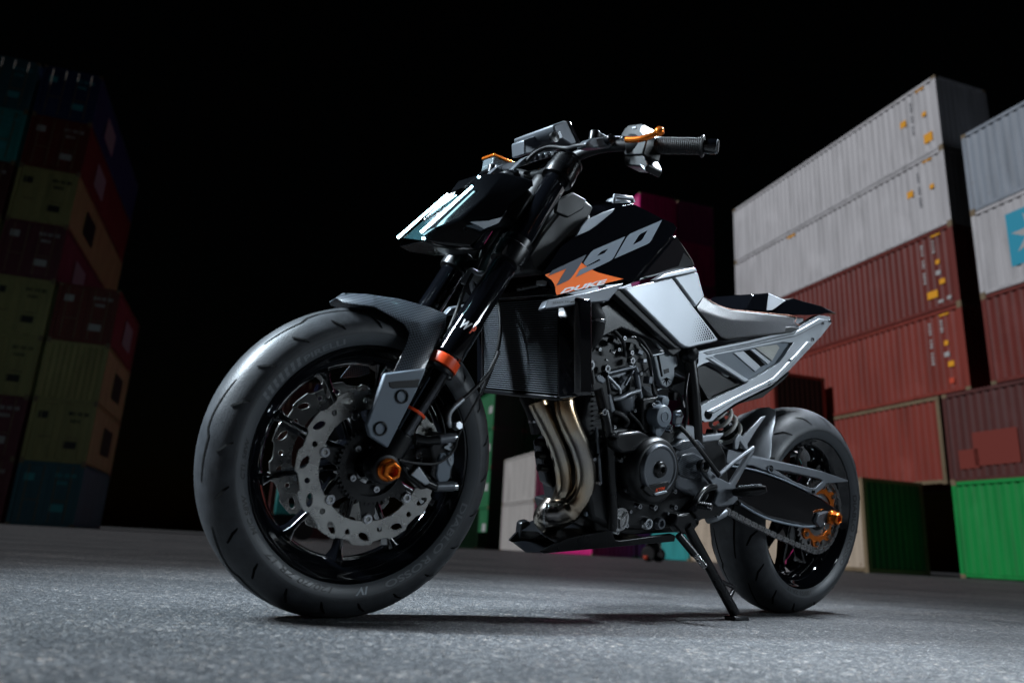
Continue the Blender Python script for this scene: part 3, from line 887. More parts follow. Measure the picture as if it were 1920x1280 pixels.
fwh = make_wheel('front_wheel', FA, 0.047, FPROF, 10, 0.186)
mb = MB()
for i in range(22):
    p = i * 360 / 22 + 6
    groove(mb, FA, FPROF, [(p, 0.62), (p + 3.0, 0.80), (p + 4.2, 0.95)], 0.0085)
    groove(mb, FA, FPROF, [(p + 7, -0.62), (p + 10, -0.80), (p + 11, -0.95)], 0.0085)
for i in range(7):
    p = i * 360 / 7
    for s in (1, -1):
        q = p + (0 if s > 0 else 25)
        groove(mb, FA, FPROF, [(q, 0.30 * s), (q + 15, 0.36 * s), (q + 18, 0.27 * s), (q + 22, 0.27 * s), (q + 36, 0.40 * s)], 0.0062)
mb.build('tread_groove', 'groove', fwh, smooth=0)
# sidewall printing
ring_text('120/70 ZR 17', FA, FPROF, 205, .2315, .2425, .155, 'tyre_print', fwh, 'sidewall_lettering')
ring_text('M/C 58W', FA, FPROF, 242, .2320, .2410, .075, 'tyre_print', fwh, 'sidewall_lettering')
ring_text('CTL 58W', FA, FPROF, 266, .2320, .2400, .070, 'tyre_print', fwh, 'sidewall_lettering')
ring_text('DIABLO ROSSO', FA, FPROF, 132, .2325, .2445, .235, 'dim_print', fwh, 'sidewall_lettering', shear=0.0)
ring_text('IV', FA, FPROF, 172, .2320, .2455, .026, 'grey_print', fwh, 'sidewall_lettering')
ring_text('PIRELLI', FA, FPROF, 326, .2325, .2430, .085, 'dim_print', fwh, 'sidewall_lettering', shear=0.0)
mb = MB()
for i in range(7):                             # printed bars before the name
    p = 292 + i * 3.3
    pts = [wheel_pt(FA, r, rad(p + d), 0) for r, d in ((.2315, 0), (.2315, 1.7), (.2475, 2.6), (.2475, 0.9))]
    for v in pts: v.y = side_y(FPROF, math.hypot(v.x - FA.x, v.z - FA.z)) + 0.0007
    mb.add(pts, [[0, 1, 2, 3]])
mb.build('sidewall_bar', 'dim_print', fwh, smooth=0)

def wavy_disc(name, c, y, r_out, r_in, waves, buttons, parent, thick=0.005, mat='disc_steel', phase=0.0):
    def pol(r, a): return (r * math.sin(a), r * math.cos(a))
    outer = []
    for i in range(waves):
        a0 = 2 * math.pi * i / waves + phase; da = 2 * math.pi / waves
        for f, dr in ((0, 0), (.12, .0), (.30, 0), (.48, 0), (.54, -.0045), (.62, -.0065), (.80, -.0065), (.93, -.0055), (.97, -.003)):
            outer.append(pol(r_out + dr, a0 + da * f))
    inner = []
    for i in range(buttons):
        a0 = 2 * math.pi * i / buttons + phase; da = 2 * math.pi / buttons
        for f, dr in ((-.13, 0), (-.09, -.008), (-.06, -.013), (0, -.0155), (.06, -.013), (.09, -.008), (.13, 0), (.3, .001), (.5, .0015), (.7, .001)):
            inner.append(pol(r_in + dr, a0 + da * f))
    holes = []
    for i in range(waves):
        a0 = 2 * math.pi * (i + .2) / waves + phase; rm = (r_out + r_in) / 2
        ca, cb = math.cos(a0 + .5), math.sin(a0 + .5); ctr = pol(rm + .006, a0)
        holes.append([(ctr[0] + (.0125 * math.cos(t) * ca - .0062 * math.sin(t) * cb), ctr[1] - (.0125 * math.cos(t) * cb + .0062 * math.sin(t) * ca)) for t in [k * math.pi / 5 for k in range(10)]])
        a1 = 2 * math.pi * (i + .72) / waves + phase; ctr = pol(rm + (.001 if i % 2 else -.004), a1)
        holes.append([(ctr[0] + .0052 * math.cos(t), ctr[1] + .0052 * math.sin(t)) for t in [k * math.pi / 4 for k in range(8)]])
    return MB().plate([outer, inner] + holes, thick, lambda u, v, h: Vector((c.x - u, c.y + y - h, c.z + v))).build(name, mat, parent, 0.0006, smooth=30, seg=1)

for sgn in (1, -1):
    yd = 0.069 * sgn
    d = wavy_disc('brake_disc', FA, yd + 0.0025, 0.150, 0.105, 12, 7, fwh, phase=0.35 if sgn > 0 else 0.6)
    # carrier: ring with arms to the floating buttons
    loops = []; o2 = []
    for i in range(7):
        a0 = 2 * math.pi * i / 7 + (0.35 if sgn > 0 else 0.6); da = 2 * math.pi / 7
        for f, r in ((-.10, .104), (.10, .104), (.16, .088), (.30, .070), (.5, .064), (.70, .070), (.84, .088)):
            o2.append((r * math.sin(a0 + da * f), r * math.cos(a0 + da * f)))
    hole = [(.036 * math.cos(k * math.pi / 12), .036 * math.sin(k * math.pi / 12)) for k in range(24)]
    MB().plate([o2, hole], .005, lambda u, v, h: Vector((FA.x - u, yd - .004 * sgn - h + .0025, FA.z + v))).build('disc_carrier', 'satin_black', fwh, 0.0008)
    for i in range(7):
        a0 = 2 * math.pi * i / 7 + (0.35 if sgn > 0 else 0.6)
        bolt(wheel_pt(FA, .1005, a0, yd), .0095, fwh, (0, sgn, 0), .0055, name='disc_button')
    for i in range(5):
        bolt(wheel_pt(FA, .046, 2 * math.pi * i / 5 + .3, yd + .002 * sgn), .0065, fwh, (0, sgn, 0), .006)
# toothed sensor ring
loops = []; o2 = []
for i in range(48):
    a = 2 * math.pi * i / 48
    for f, r in ((0, .0745), (.5, .0745), (.5, .069), (1, .069)):
        o2.append((r * math.sin(a + f * 2 * math.pi / 48), r * math.cos(a + f * 2 * math.pi / 48)))
MB().plate([o2, [(.058 * math.cos(k * math.pi / 16), .058 * math.sin(k * math.pi / 16)) for k in range(32)]], .002, lambda u, v, h: Vector((FA.x - u, .0775 - h, FA.z + v))).build('sensor_ring', 'satin_black', fwh, smooth=0)

# ------------------------------------------------------------------ fork
for sgn in (1, -1):
    y = 0.1025 * sgn
    def fl(name, prof, mat, parent, n=40): return MB().lathe(prof, FK(0, y), FD, n).build(name, mat, parent, smooth=35)
    leg = fl('fork_tube', [(.0285, .252), (.0290, .256), (.0290, .34), (.0275, .345), (.0275, .785), (.024, .79), (.012, .791), (.012, .785), (.001, .785)], 'gloss_black', bike)
    fl('stanchion', [(.0215, .03), (.0215, .27)], 'fork_tube', leg)
    fl('seal_ring', [(.0225, .212), (.0300, .214), (.0300, .221), (.0235, .222)], 'satin_black', leg)
    fl('preload_ring', [(.028, .224), (.0303, .225), (.0303, .241), (.0298, .246), (.028, .247)], 'red_orange', leg)
    fl('travel_ring', [(.0217, .118), (.0236, .119), (.0236, .1235), (.0217, .1245)], 'red_orange', leg, 24)
    # cast foot that holds the axle
    ft = MB().lathe([(.020, -.018), (.0265, -.012), (.028, .0), (.0285, .055), (.0275, .072), (.0225, .076)], FK(0, y), FD, 32)
    ft.lathe([(.0165, -.024), (.027, -.022), (.0285, -.018), (.0285, .018), (.027, .022), (.0165, .024)], FA + Vector((0, y + .006 * sgn, 0)), (0, 1, 0), 32)
    ft.build('fork_foot', 'satin_black', leg, 0.001)
    # lower and upper yokes clamp rings
    fl('lower_clamp', [(.0285, .485), (.0345, .487), (.0355, .492), (.0355, .528), (.0325, .531), (.0325, .548), (.0285, .55)], 'satin_black', leg)
    fl('upper_clamp', [(.0285, .722), (.0355, .723), (.0365, .727), (.0365, .748), (.0345, .750), (.0345, .770), (.0365, .771), (.036, .778), (.0285, .78)], 'satin_black', leg)
    # brake caliper
    rear = -FN
    def CP(a, b, yy): return FA + FD * a + rear * b + Vector((0, yy * sgn, 0))
    def side(pts, y0): return [Vector((v.x, v.y * sgn, v.z)) for v in pxp(pts, y0)]
    cal = MB().poly_prism(side([(806, 838), (818, 818), (834, 811), (847, 816), (853, 840), (852, 868), (846, 896), (838, 907), (816, 907), (806, 890), (812, 862)], .112), (0, -.07 * sgn, 0)).build('brake_caliper', 'satin_black', bike, 0.005, seg=3)
    MB().poly_prism(side([(822, 864), (826, 850), (852, 846), (852, 866), (846, 880), (844, 896), (838, 904), (822, 905), (818, 890)], .116), (0, -.01 * sgn, 0)).build('caliper_face', 'slate_paint', cal, 0.003)
    for q in (((778, 822, .104), (800, 826, .112), (822, 824, .114), (850, 820, .116)), ((782, 880, .108), (798, 904, .114), (816, 912, .116), (850, 911, .118))):
        P = [Vector((v.x, v.y * sgn, v.z)) for v in (Q(*t) for t in q)]
        MB().tube(P[:3], [.011, .0085, .0095], 20).build('caliper_mount', 'satin_black', cal, 0.001)
        MB().tube(P[2:], .0098, 20).build('mount_sleeve', 'dark_alu', cal, 0.0015)
        bolt(P[3] + (P[3] - P[2]).normalized() * .003, .0085, cal, P[3] - P[2], .005)
    if sgn > 0:
        def let(q0, q1, w):
            a_, b_ = Vector(q0), Vector(q1); t_ = Vector((w[0], w[1]))
            return lambda u, v: Q((a_ + (b_ - a_) * u + t_ * v).x, (a_ + (b_ - a_) * u + t_ * v).y, .1185)
        text_on('W', let((829, 817), (835, 848), (16, 0)), 0.0, 0.05)[0].build('caliper_letter', 'grey_print', cal, smooth=0)
        text_on('P', let((834, 852), (838, 874), (13, -2)), 0.0, 0.05)[0].build('caliper_letter', 'grey_print', cal, smooth=0)
# axle, spindle nut
MB().cyl(FA + Vector((0, -.128, 0)), FA + Vector((0, .122, 0)), .0125).build('front_axle', 'steel', bike)
nut = MB().lathe([(.0195, .0), (.0212, .002), (.0212, .009), (.0175, .012)], FA + Vector((0, .128, 0)), n=32)
nut.lathe([(.0182, .011), (.0182, .025), (.0165, .0275), (.0115, .0275), (.0100, .011)], FA + Vector((0, .128, 0)), n=6)
nut.build('axle_nut', 'orange_anodised', bike, 0.001, smooth=25)
MB().lathe([(.024, .112), (.025, .114), (.025, .127), (.021, .129)], FA, n=32).build('axle_collar', 'satin_black', bike)
# yokes
for s, z0, hw, nm in ((.508, .030, .036, 'lower_yoke'), (.748, .022, .030, 'upper_yoke')):
    mb = MB()
    pts = []
    for y, f in ((-.1025, .010), (-.06, -.004), (0, -.012), (.06, -.004), (.1025, .010), (.1025, -.022), (.06, -.045), (0, -.062), (-.06, -.045), (-.1025, -.022)):
        pts.append(FK(s, y) + FN * f - FD * z0 / 2)
    mb.poly_prism(pts, FD * z0).build(nm, 'satin_black', bike, 0.004)
MB().cyl(FK(.47, 0) - FN * .033, FK(.80, 0) - FN * .033, .032, n=32).build('steering_head', 'cast_black', bike)
# WP mark on the left leg
ctr = FK(.318, .1025); dirc = (OB - ctr); dirc -= FD * dirc.dot(FD); dirc.normalize(); tang = FD.cross(dirc).normalized()
def wrap(u, v, s0, hgt, a0, wid, r=.0299):
    a = (u * wid + a0) / r
    return FK(s0 + v * hgt, .1025) + (dirc * math.cos(a) + tang * math.sin(a)) * r
fleg = [o for o in bike.children if o.name.startswith('fork_tube')][0]
text_on('W', lambda u, v: wrap(u, v, .306, .020, -.012, .020), 0.3, 0.04)[0].build('fork_letter', 'logo_white', fleg, smooth=0)
text_on('P', lambda u, v: wrap(u, v, .306, .020, .0105, .010), 0.3, 0.04)[0].build('fork_letter', 'red_orange', fleg, smooth=0)

# ------------------------------------------------------------------ front mudguard and fork guard
fv = {}
def FV(k, a, b, y): fv[k] = Q(a, b, y)
FV('c0', 648, 554, 0.018); FV('c1', 700, 555, 0.034); FV('c2', 760, 563, 0.040); FV('c3', 806, 576, 0.050); FV('c4', 838, 589, 0.062)
FV('e0', 639, 563, 0.028); FV('e0b', 645, 568, 0.034); FV('e1', 702, 574, 0.071); FV('e2', 757, 605, 0.078); FV('e3', 768, 624, 0.082); FV('e4', 762, 645, 0.088)
FV('r0', 836, 612, 0.088); FV('r1', 812, 660, 0.100); FV('r2', 789, 707, 0.112); FV('b0', 772, 714, 0.115); FV('b1', 728, 718, 0.112)
FV('m0', 790, 604, 0.080); FV('m1', 800, 640, 0.100)
g1 = body('front_mudguard', fv, [['c0', 'c1', 'e1', 'e0b', 'e0'], ['c1', 'c2', 'm0', 'e2', 'e1'], ['c2', 'c3', 'm0'], ['c3', 'c4', 'r0', 'm1', 'm0'],
     ['m0', 'm1', 'e4', 'e3', 'e2'], ['m1', 'r0', 'r1', 'r2', 'b0', 'b1', 'e4']], 'carbon', bridges=[['c0', 'c1', 'c2', 'c3', 'c4'], ['e0', 'c0']], crown=0.006, bevel=0.004, seg=3)
so2 = g1.modifiers.new('thick', 'SOLIDIFY'); so2.thickness = 0.003; so2.offset = -1
g1.modifiers.move(1, 0)
gp = plane_px((720, 722, .122), (784, 725, .126), (727, 838, .126))
on_plane('fork_guard', [(722, 700), (800, 690), (784, 728), (727, 840), (693, 818), (687, 796), (706, 745)], gp, 0.012, 'slate_paint', bevel=0.003)
on_plane('guard_slot', [(729, 716), (788, 710), (784, 726), (737, 728), (731, 725)], gp, 0.004, 'rubber', off=0.0015, bevel=0.001)
for a, b in ((753, 743), (713, 803)):
    MB().lathe([(.0125, -.004), (.0135, .002), (.0105, .0035), (.0095, -.002), (.001, -.002)], gp.at(a, b), gp.n, 20).build('guard_bolt', 'satin_black', bike)

# ------------------------------------------------------------------ headlight mask
mv = {}
def MV(k, a, b, y): mv[k] = Q(a, b, y)
MV('a', 792, 439, .044); MV('b', 888, 352, .044); MV('a2', 795, 451, .052); MV('t0', 897, 327, .040); MV('t1', 945, 323, .070); MV('t2', 998, 337, .095); MV('t3', 1000, 348, .098)
MV('s0', 958, 380, .105); MV('s1', 946, 400, .105); MV('s2', 918, 428, .102); MV('l0', 880, 462, .085); MV('l1', 826, 457, .062); MV('mid', 905, 372, .088); MV('mid2', 862, 410, .080)
MV('b0', 868, 352, .026)
mask = body('headlight_mask', mv, [['a', 'a2', 'l1', 'mid2'], ['a', 'mid2', 'mid', 'b'], ['b', 'mid', 't1', 't0'], ['mid', 's0', 't3', 't2', 't1'], ['mid', 'mid2', 's2', 's1', 's0'], ['mid2', 'l1', 'l0', 's2'], ['b0', 'b', 't0']],
     'mask_black', bridges=[['b0', 't0', 't1', 't2'], ['l1', 'l0'], ['a2', 'l1']], bevel=0.004, seg=3)
# housing, glass and lit elements
hp = plane_px((792, 437, .040), (888, 351, .040), (830, 400, .012))
hv = {'a': Q(793, 438, .040), 'b': Q(884, 354, .038), 'c': Q(868, 353, .024), 'a1': Q(793, 452, .046)}
hb = -0.022
house = body('lamp_housing', {'a': hv['a'], 'b': hv['b'], 'a0': Vector((hv['a'].x - .060, 0.0005, hv['a'].z + .004)), 'b0': Vector((hv['b'].x - .060, .0005, hv['b'].z + .004))}, [['a', 'b', 'b0', 'a0']], 'lamp_glass', bevel=0.0)
def lampbar(a, b, w, t, mat, name, parent):
    a = Vector(a); b = Vector(b); d = (b - a).normalized(); nn = (OB - a); nn = (nn - d * nn.dot(d)).normalized(); sd = d.cross(nn)
    return MB().poly_prism([a + sd * w, b + sd * w * .7, b - sd * w * .7, a - sd * w], nn * t).build(name, mat, parent, 0.0008)
for sg in (1, -1):
    A1 = Q(792, 437, .050); B1 = Q(888, 351, .050)
    A1.y *= sg; B1.y *= sg
    A1.x += .004; B1.x += .004
    lampbar(A1, B1, .0029, .004, 'led', 'daytime_light', mask)
Am = Q(792, 437, .050); Bm = Q(888, 351, .050); Am.y = Bm.y = 0
ld = (Bm - Am).normalized(); ln = Vector((ld.z, 0, -ld.x))
if ln.x < 0: ln = -ln
def lens_pt(t, y, h): return Am.lerp(Bm, t) + Vector((0, y, 0)) + ln * h
LENS = [(.30, .004), (.42, .012), (.55, .016), (.80, .018), (.90, .008), (.90, -.008), (.80, -.014), (.55, -.010), (.42, -.004)]
MB().poly_prism([lens_pt(t, y, .006) for t, y in LENS], -ln * .02).build('headlight_lens', 'lamp_core', mask, 0.002)
bez = MB().plate([[(.59 + (t - .59) * 1.14, y * 1.18) for t, y in LENS], LENS], .014, lambda u, v, h: lens_pt(u, v, .009 - h)).build('lens_bezel', 'chrome', mask, 0.001)
bolt(Q(872, 431, .083), .0045, mask, (0.3, 1, 0), .004, 'satin_black')
MB().box(Q(898, 332, .045), (.006, .004, .005)).build('side_marker', 'led', mask, 0.001)
MB().box(Q(794, 447, .050), (.006, .004, .005)).build('side_marker', 'led', mask, 0.001)
# lower air vane of the mask and inner housing to close the shape
slab('mask_vane', [(882, 416), (916, 414), (942, 407), (950, 395), (935, 418), (908, 429)], .108, .004, 'slate_paint', mask, 0.001)
MB().box(FK(.64, 0) + FN * .030, (.06, .11, .10), Matrix.Rotation(-RAKE, 3, 'Y')).build('headlight_shell', 'matte_black', bike, 0.012)
slab('mask_chin', [(795, 451), (826, 457), (880, 463), (905, 470), (862, 470), (815, 462)], .055, .11, 'satin_black', mask, 0.003)

# ------------------------------------------------------------------ instruments, handlebar
dash = MB().poly_prism(pxp([(1050, 258), (1042, 250), (1038, 241), (1037, 234), (1058, 226), (1064, 227), (1083, 268), (1072, 273)], .070), (0, -.15, 0)).build('instrument_housing', 'dark_alu', bike, 0.004, seg=3)
MB().poly_prism(pxp([(982, 262), (1012, 251), (1046, 243), (1046, 262), (1020, 270), (997, 287), (984, 290)], .0), (0, -.05, 0)).build('instrument_hood', 'dark_alu', dash, 0.004, seg=3)
dsp = MB().poly_prism(pxp([(1065, 226), (1070, 227), (1089, 268), (1084, 269)], .073), (0, -.156, 0)).build('display', 'smoked', dash, 0.002)
MB().lathe([(.0, .0), (.012, 0), (.012, .008), (.0, .010)], Q(1037, 258, .064), (0, 1, 0), 20).build('pivot_knob', 'satin_black', dash)
slab('housing_rib', [(1040, 250), (1050, 245), (1056, 258), (1046, 262)], .072, .02, 'cast_grey', dash, 0.002)
slab('bar_clamp', [(1050, 268), (1062, 260), (1070, 268), (1066, 277), (1052, 277)], .045, .03, 'cast_grey', bike, 0.003, mirror=True)
slab('instrument_bracket', [(962, 317), (984, 296), (995, 291), (1046, 281), (1045, 291), (992, 306), (968, 316)], .062, .02, 'dark_alu', bike, 0.002, mirror=True)
for i in range(4):
    slab('bracket_rib', [(1000 + i * 11, 292 - i * 2.3), (1005 + i * 11, 291 - i * 2.3), (1005 + i * 11, 301 - i * 2.3), (1000 + i * 11, 302 - i * 2.3)], .0645, .004, 'cast_grey', bike, 0.001)
BAR = [(1.150, 0, 1.005), (1.152, .05, 1.008), (1.147, .09, 1.022), (1.128, .16, 1.041), (1.098, .235, 1.0425), (1.0, .385, 1.0432)]
L = catmull(BAR, 6); full = [Vector((v.x, -v.y, v.z)) for v in L[::-1]] + L[1:]
MB().tube(full, .0125, 18).build('handlebar', 'matte_black', bike)
def bar_at(y):
    for a, b in zip(L, L[1:]):
        if a.y <= y <= b.y: return a + (b - a) * ((y - a.y) / (b.y - a.y))
    return L[-1]
for sg in (1, -1):
    def bp(y):
        v = bar_at(y); return Vector((v.x, v.y * sg, v.z))
    d = (bp(.38) - bp(.25)).normalized()
    prof = [(.0150, 0), (.0235, .001), (.0245, .004), (.0235, .007), (.0168, .009)]
    h = .011
    while h < .108:
        prof += [(.0168, h), (.0177, h + .0012), (.0177, h + .0026), (.0168, h + .0038)]; h += .0042
    prof += [(.0172, .112), (.0225, .113), (.0230, .116), (.0215, .118), (.0150, .1185)]
    MB().lathe(prof, bp(.262), d, 28).build('grip', 'rubber', bike, smooth=45)
    bw = MB().lathe([(.013, .118), (.0150, .119), (.0155, .122), (.0155, .142), (.0145, .144)], bp(.262), d, 28).build('bar_end', 'gloss_black', bike)
    MB().lathe([(.0145, .1435), (.0142, .1455), (.0035, .1456), (.003, .1435), (.0, .1435)], bp(.262), d, 28).build('bar_end_cap', 'cast_grey', bw)
    sw = MB().lathe([(.015, -.042), (.021, -.041), (.0235, -.036), (.0235, -.006), (.021, -.001), (.015, 0)], bp(.262), d, 20)
    p = bp(.238)
    sw.box(p + Vector((-.022, 0, -.004)), (.034, .042, .046), Matrix.Rotation(sg * rad(-8), 3, 'Z'))
    sw.build('switch_block', 'matte_black', bike, 0.003)
    # lever, perch
    pv = bp(.19) + Vector((.048, 0, .004))
    per = MB().box(bp(.185) + Vector((.020, 0, .003)), (.055, .028, .024)).build('lever_perch', 'dark_alu', bike, 0.004)
    MB().lathe([(.0, .010), (.011, .010), (.012, .008), (.012, -.010), (.0, -.010)], pv, (0, 0, 1), 20).build('lever_pivot', 'satin_black', per)
    if sg < 0:
        MB().tube(catmull([pv, pv + Vector((-.004, -.05, .0)), pv + Vector((-.030, -.11, -.002)), pv + Vector((-.050, -.150, .0))]), [.006] * 18 + [.005], 12).build('brake_lever', 'satin_black', bike)
# left clutch lever traced from the picture, with its ball
lv = [QX(1174, 262, 1.142), QX(1190, 262, 1.136), QX(1205, 260, 1.130), QX(1220, 255, 1.122), QX(1233, 249, 1.114), QX(1238, 247, 1.110)]
cl = MB().tube(catmull(lv, 5), [.0065] * 14 + [.0062] * 6 + [.0058] * 6, 14)
cl.lathe([(.0, -.0105), (.006, -.0085), (.0098, -.004), (.0105, 0), (.0098, .004), (.006, .0085), (.0, .0105)], QX(1236, 247, 1.112), (0, 0, 1), 20)
cl.build('clutch_lever', 'orange_anodised', bike, smooth=60)
slab('lever_holder', [(1098, 268), (1108, 260), (1130, 256), (1140, 254), (1172, 254), (1178, 258), (1178, 270), (1150, 274), (1118, 278), (1100, 276)], .205, .03, 'dark_alu', bike, 0.003)
MB().lathe([(.0, .004), (.0095, .004), (.0105, .002), (.0105, -.01)], Q(1145, 261, .222), (0.2, 1, 0), 24).build('lever_boss', 'satin_black', bike)
bolt(Q(1168, 260, .222), .0055, bike, (.2, 1, 0), .004)
MB().tube(catmull([Q(1098, 272, .20), Q(1080, 274, .17), Q(1062, 278, .13), Q(1030, 276, .09), Q(1005, 286, .07), Q(985, 305, .06)]), .0045, 10).build('clutch_cable', 'rubber', bike)
# left switch cluster as seen: upper cowl, rocker, lower horn
def xslab(name, pts, x, thick, mat, bevel=.003, parent=bike):
    return MB().poly_prism([QX(a, b, x) for a, b in pts], (-thick, 0, 0)).build(name, mat, parent, bevel, seg=3)
cow = xslab('switch_cowl', [(1162, 256), (1170, 241), (1178, 234), (1203, 231), (1206, 234), (1214, 252), (1211, 268), (1205, 290), (1170, 292)], 1.108, .05, 'satin_black')
xslab('switch_button', [(1184, 238), (1192, 237), (1192, 241), (1185, 242)], 1.110, .004, 'grey_print', .001, cow)
xslab('indicator_switch', [(1198, 246), (1204, 233), (1213, 251), (1206, 256)], 1.114, .012, 'cast_grey', .002, cow)
low = xslab('switch_lower', [(1168, 290), (1206, 288), (1212, 300), (1215, 308), (1209, 321), (1198, 312), (1172, 310)], 1.104, .045, 'satin_black')
xslab('horn_button', [(1199, 307), (1208, 312), (1209, 320), (1203, 314)], 1.107, .004, 'cast_grey', .001, low)
# brake fluid reservoir on the far side
rv = Vector((1.128, -.232, 1.073))
rs = MB().box(rv, (.060, .052, .034)).build('fluid_reservoir', 'reservoir', bike, 0.005, seg=3)
MB().box(rv + Vector((0, 0, .020)), (.066, .058, .007)).build('reservoir_cap', 'orange_anodised', rs, 0.002)
MB().box(rv + Vector((0, 0, -.026)), (.03, .03, .025)).build('reservoir_foot', 'satin_black', rs, 0.002)

# ------------------------------------------------------------------ tank
TP = plane_px((1020, 515, .178), (1172, 527, .150), (1240, 411, .092))
tv = {}
for k, (a, b) in {'f0': (1018, 513), 'f1': (1043, 554), 'f2': (1172, 526), 'f3': (1182, 531), 'r0': (1262, 441), 'r1': (1269, 427), 'r2': (1263, 419), 'u0': (1240, 409), 'u1': (1187, 382), 'u2': (1154, 389), 'u3': (1081, 441), 'u4': (1052, 462)}.items():
    tv[k] = TP.at(a, b)
tv['n0'] = Q(1110, 386, .085); tv['n1'] = Q(1160, 377, .070); tv['n2'] = Q(1186, 380, .062)
tank = body('fuel_tank', tv, [['f0', 'f1', 'f2', 'f3', 'r0', 'r1', 'r2', 'u0', 'u1', 'u2', 'u3', 'u4'], ['u2', 'n0', 'u3'], ['u2', 'u1', 'n2', 'n1', 'n0']], 'gloss_black',
     bridges=[['n0', 'n1', 'n2', 'u1', 'u0', 'r2', 'r1', 'r0', 'f3'], ['u3', 'n0']], crown=0.010, bevel=0.007, seg=4)
def decal(name, loops, mat, off, parent=tank, pl=TP):
    ex = (pl.n.cross(Vector((0, 0, 1)))).normalized(); ey = pl.n.cross(ex)
    def uv(p): q = pl.at(*p) - pl.o; return (q.dot(ex), q.dot(ey))
    return MB().plate([[uv(p) for p in lp] for lp in loops], 0, lambda u, v, h: pl.o + ex * u + ey * v + pl.n * off).build(name, mat, parent, smooth=0)
def z5(pts): return [(1000 + x / 5.333, 360 + y / 5.333) for x, y in pts]
decal('orange_flash', [z5([(112, 828), (152, 812), (330, 762), (480, 708), (530, 742), (600, 784), (645, 805), (900, 870), (700, 918), (450, 978), (232, 1030), (221, 1000), (218, 950), (205, 915), (180, 880), (140, 852)])], 'orange_paint', .0006)
decal('figure_seven', [z5([(145, 840), (160, 815), (190, 785), (528, 625), (500, 675), (395, 835), (375, 860), (345, 885), (225, 940), (325, 768)])], 'logo_dark', .0012)
decal('figure_nine', [z5([(497, 712), (520, 675), (570, 605), (600, 580), (915, 445), (805, 645), (785, 675), (755, 695), (420, 853), (462, 780), (640, 697), (668, 682), (655, 672), (525, 742)]), z5([(632, 640), (672, 600), (700, 585), (745, 568), (708, 612), (690, 620)])], 'logo_grey', .0012)
decal('figure_nought', [z5([(808, 668), (915, 480), (935, 445), (965, 418), (1285, 280), (1178, 480), (1155, 510), (1125, 527)]), z5([(993, 528), (1050, 437), (1070, 420), (1137, 386), (1090, 470), (1075, 487)])], 'logo_grey', .0012)
def duke(u, v):
    a = Vector((262, 1018)).lerp(Vector((706, 925)), u); b = Vector((318, 962)).lerp(Vector((742, 868)), u); q = a.lerp(b, v)
    return TP.at(1000 + q.x / 5.333, 360 + q.y / 5.333, .0014)
text_on('DUKE', duke, 0.0, 0.045)[0].build('tank_lettering', 'logo_white', tank, smooth=0)
on_plane('tank_blade', z5([(430, 442), (488, 335), (545, 272), (700, 200), (822, 158), (795, 200), (640, 330), (560, 385)]), TP, .006, 'slate_paint', tank, .0015, off=.004, mirror=True)
slab('air_duct', [(1000, 508), (1020, 516), (1060, 462), (1102, 414), (1114, 388), (1098, 374), (1048, 398), (1015, 440), (990, 480)], .110, .22, 'matte_black', bike, .006)
slab('duct_panel', [(1046, 374), (1075, 360), (1100, 374), (1094, 392), (1066, 408), (1042, 398)], .116, .01, 'matte_black', bike, .003, mirror=True)
cap = MB().lathe([(.0, .020), (.030, .020), (.036, .017), (.042, .010), (.043, -.02)], Q(1165, 378, .0) - Vector((0, 0, .024)), (-.25, 0, 1), 36).build('tank_cap', 'dark_alu', tank, .001)
MB().tube([Q(1150, 380, .05), Q(1152, 368, .05), Q(1184, 372, .05), Q(1187, 380, .05)], .006, 10).build('cap_surround', 'dark_alu', tank)
# side spoiler under the tank with its slogan
SPL = plane_px((1024, 570, .196), (1168, 533, .158), (1140, 562, .172))
sp = on_plane('tank_spoiler', [(1021, 576), (1028, 562), (1100, 548), (1170, 530), (1141, 564), (1090, 569), (1023, 579)], SPL, .02, 'dark_alu', bike, .002, mirror=True)
def rtr(t0, t1):
    def fn(u, v):
        w = t0 + (t1 - t0) * u
        return SPL.at(1037 + 66 * w, 570 - 6.8 * w - 4.0 * v, .0010)
    return fn
text_on('READY TO', rtr(0, .47), 0, .02)[0].build('slogan_lettering', 'tyre_print', sp, smooth=0)
text_on('RACE', rtr(.75, 1.0), 0, .02)[0].build('slogan_lettering', 'tyre_print', sp, smooth=0)
decal('slogan_bar', [[(1069, 564.8), (1086, 563.0), (1086, 566.4), (1069, 568.2)]], 'tyre_print', .0009, sp, SPL)

# ------------------------------------------------------------------ rear tank section and silver side panels
RP = plane_px((1183, 530, .150), (1262, 442, .106), (1303, 500, .118))
rear_t = on_plane('rear_tank_cover', [(1184, 531), (1192, 520), (1262, 442), (1268, 440), (1283, 462), (1300, 488), (1304, 501), (1248, 512), (1200, 524)], RP, .04, 'smoked', bike, .006, off=-.004, mirror=True)
decal('cover_edge', [[(1186, 529), (1262, 444), (1266, 446), (1196, 527)]], 'gloss_black', .0006, rear_t, RP)
MB().poly_prism([Q(1262, 444, .10), Q(1300, 490, .11), Q(1304, 503, .118), Q(1248, 513, .13), Q(1186, 531, .14)], (0, -.24, 0)).build('tank_tail', 'satin_black', bike, .008)
SP = plane_px((1172, 541, .158), (1261, 521, .142), (1347, 637, .134))
pan = on_plane('side_panel', [(1171, 541), (1260, 520), (1302, 577), (1347, 636), (1344, 640), (1292, 652), (1284, 650), (1276, 645)], SP, .02, 'silver_paint', bike, .0035, mirror=True)
on_plane('side_panel_rear', [(1265, 519), (1303, 509), (1309, 512), (1321, 556), (1306, 575)], SP, .03, 'silver_paint', bike, .0035, off=-.001, mirror=True)
on_plane('side_panel_strip', [(1229, 525), (1248, 513), (1303, 501), (1308, 508), (1264, 518)], SP, .02, 'silver_paint', bike, .002, off=.002, mirror=True)
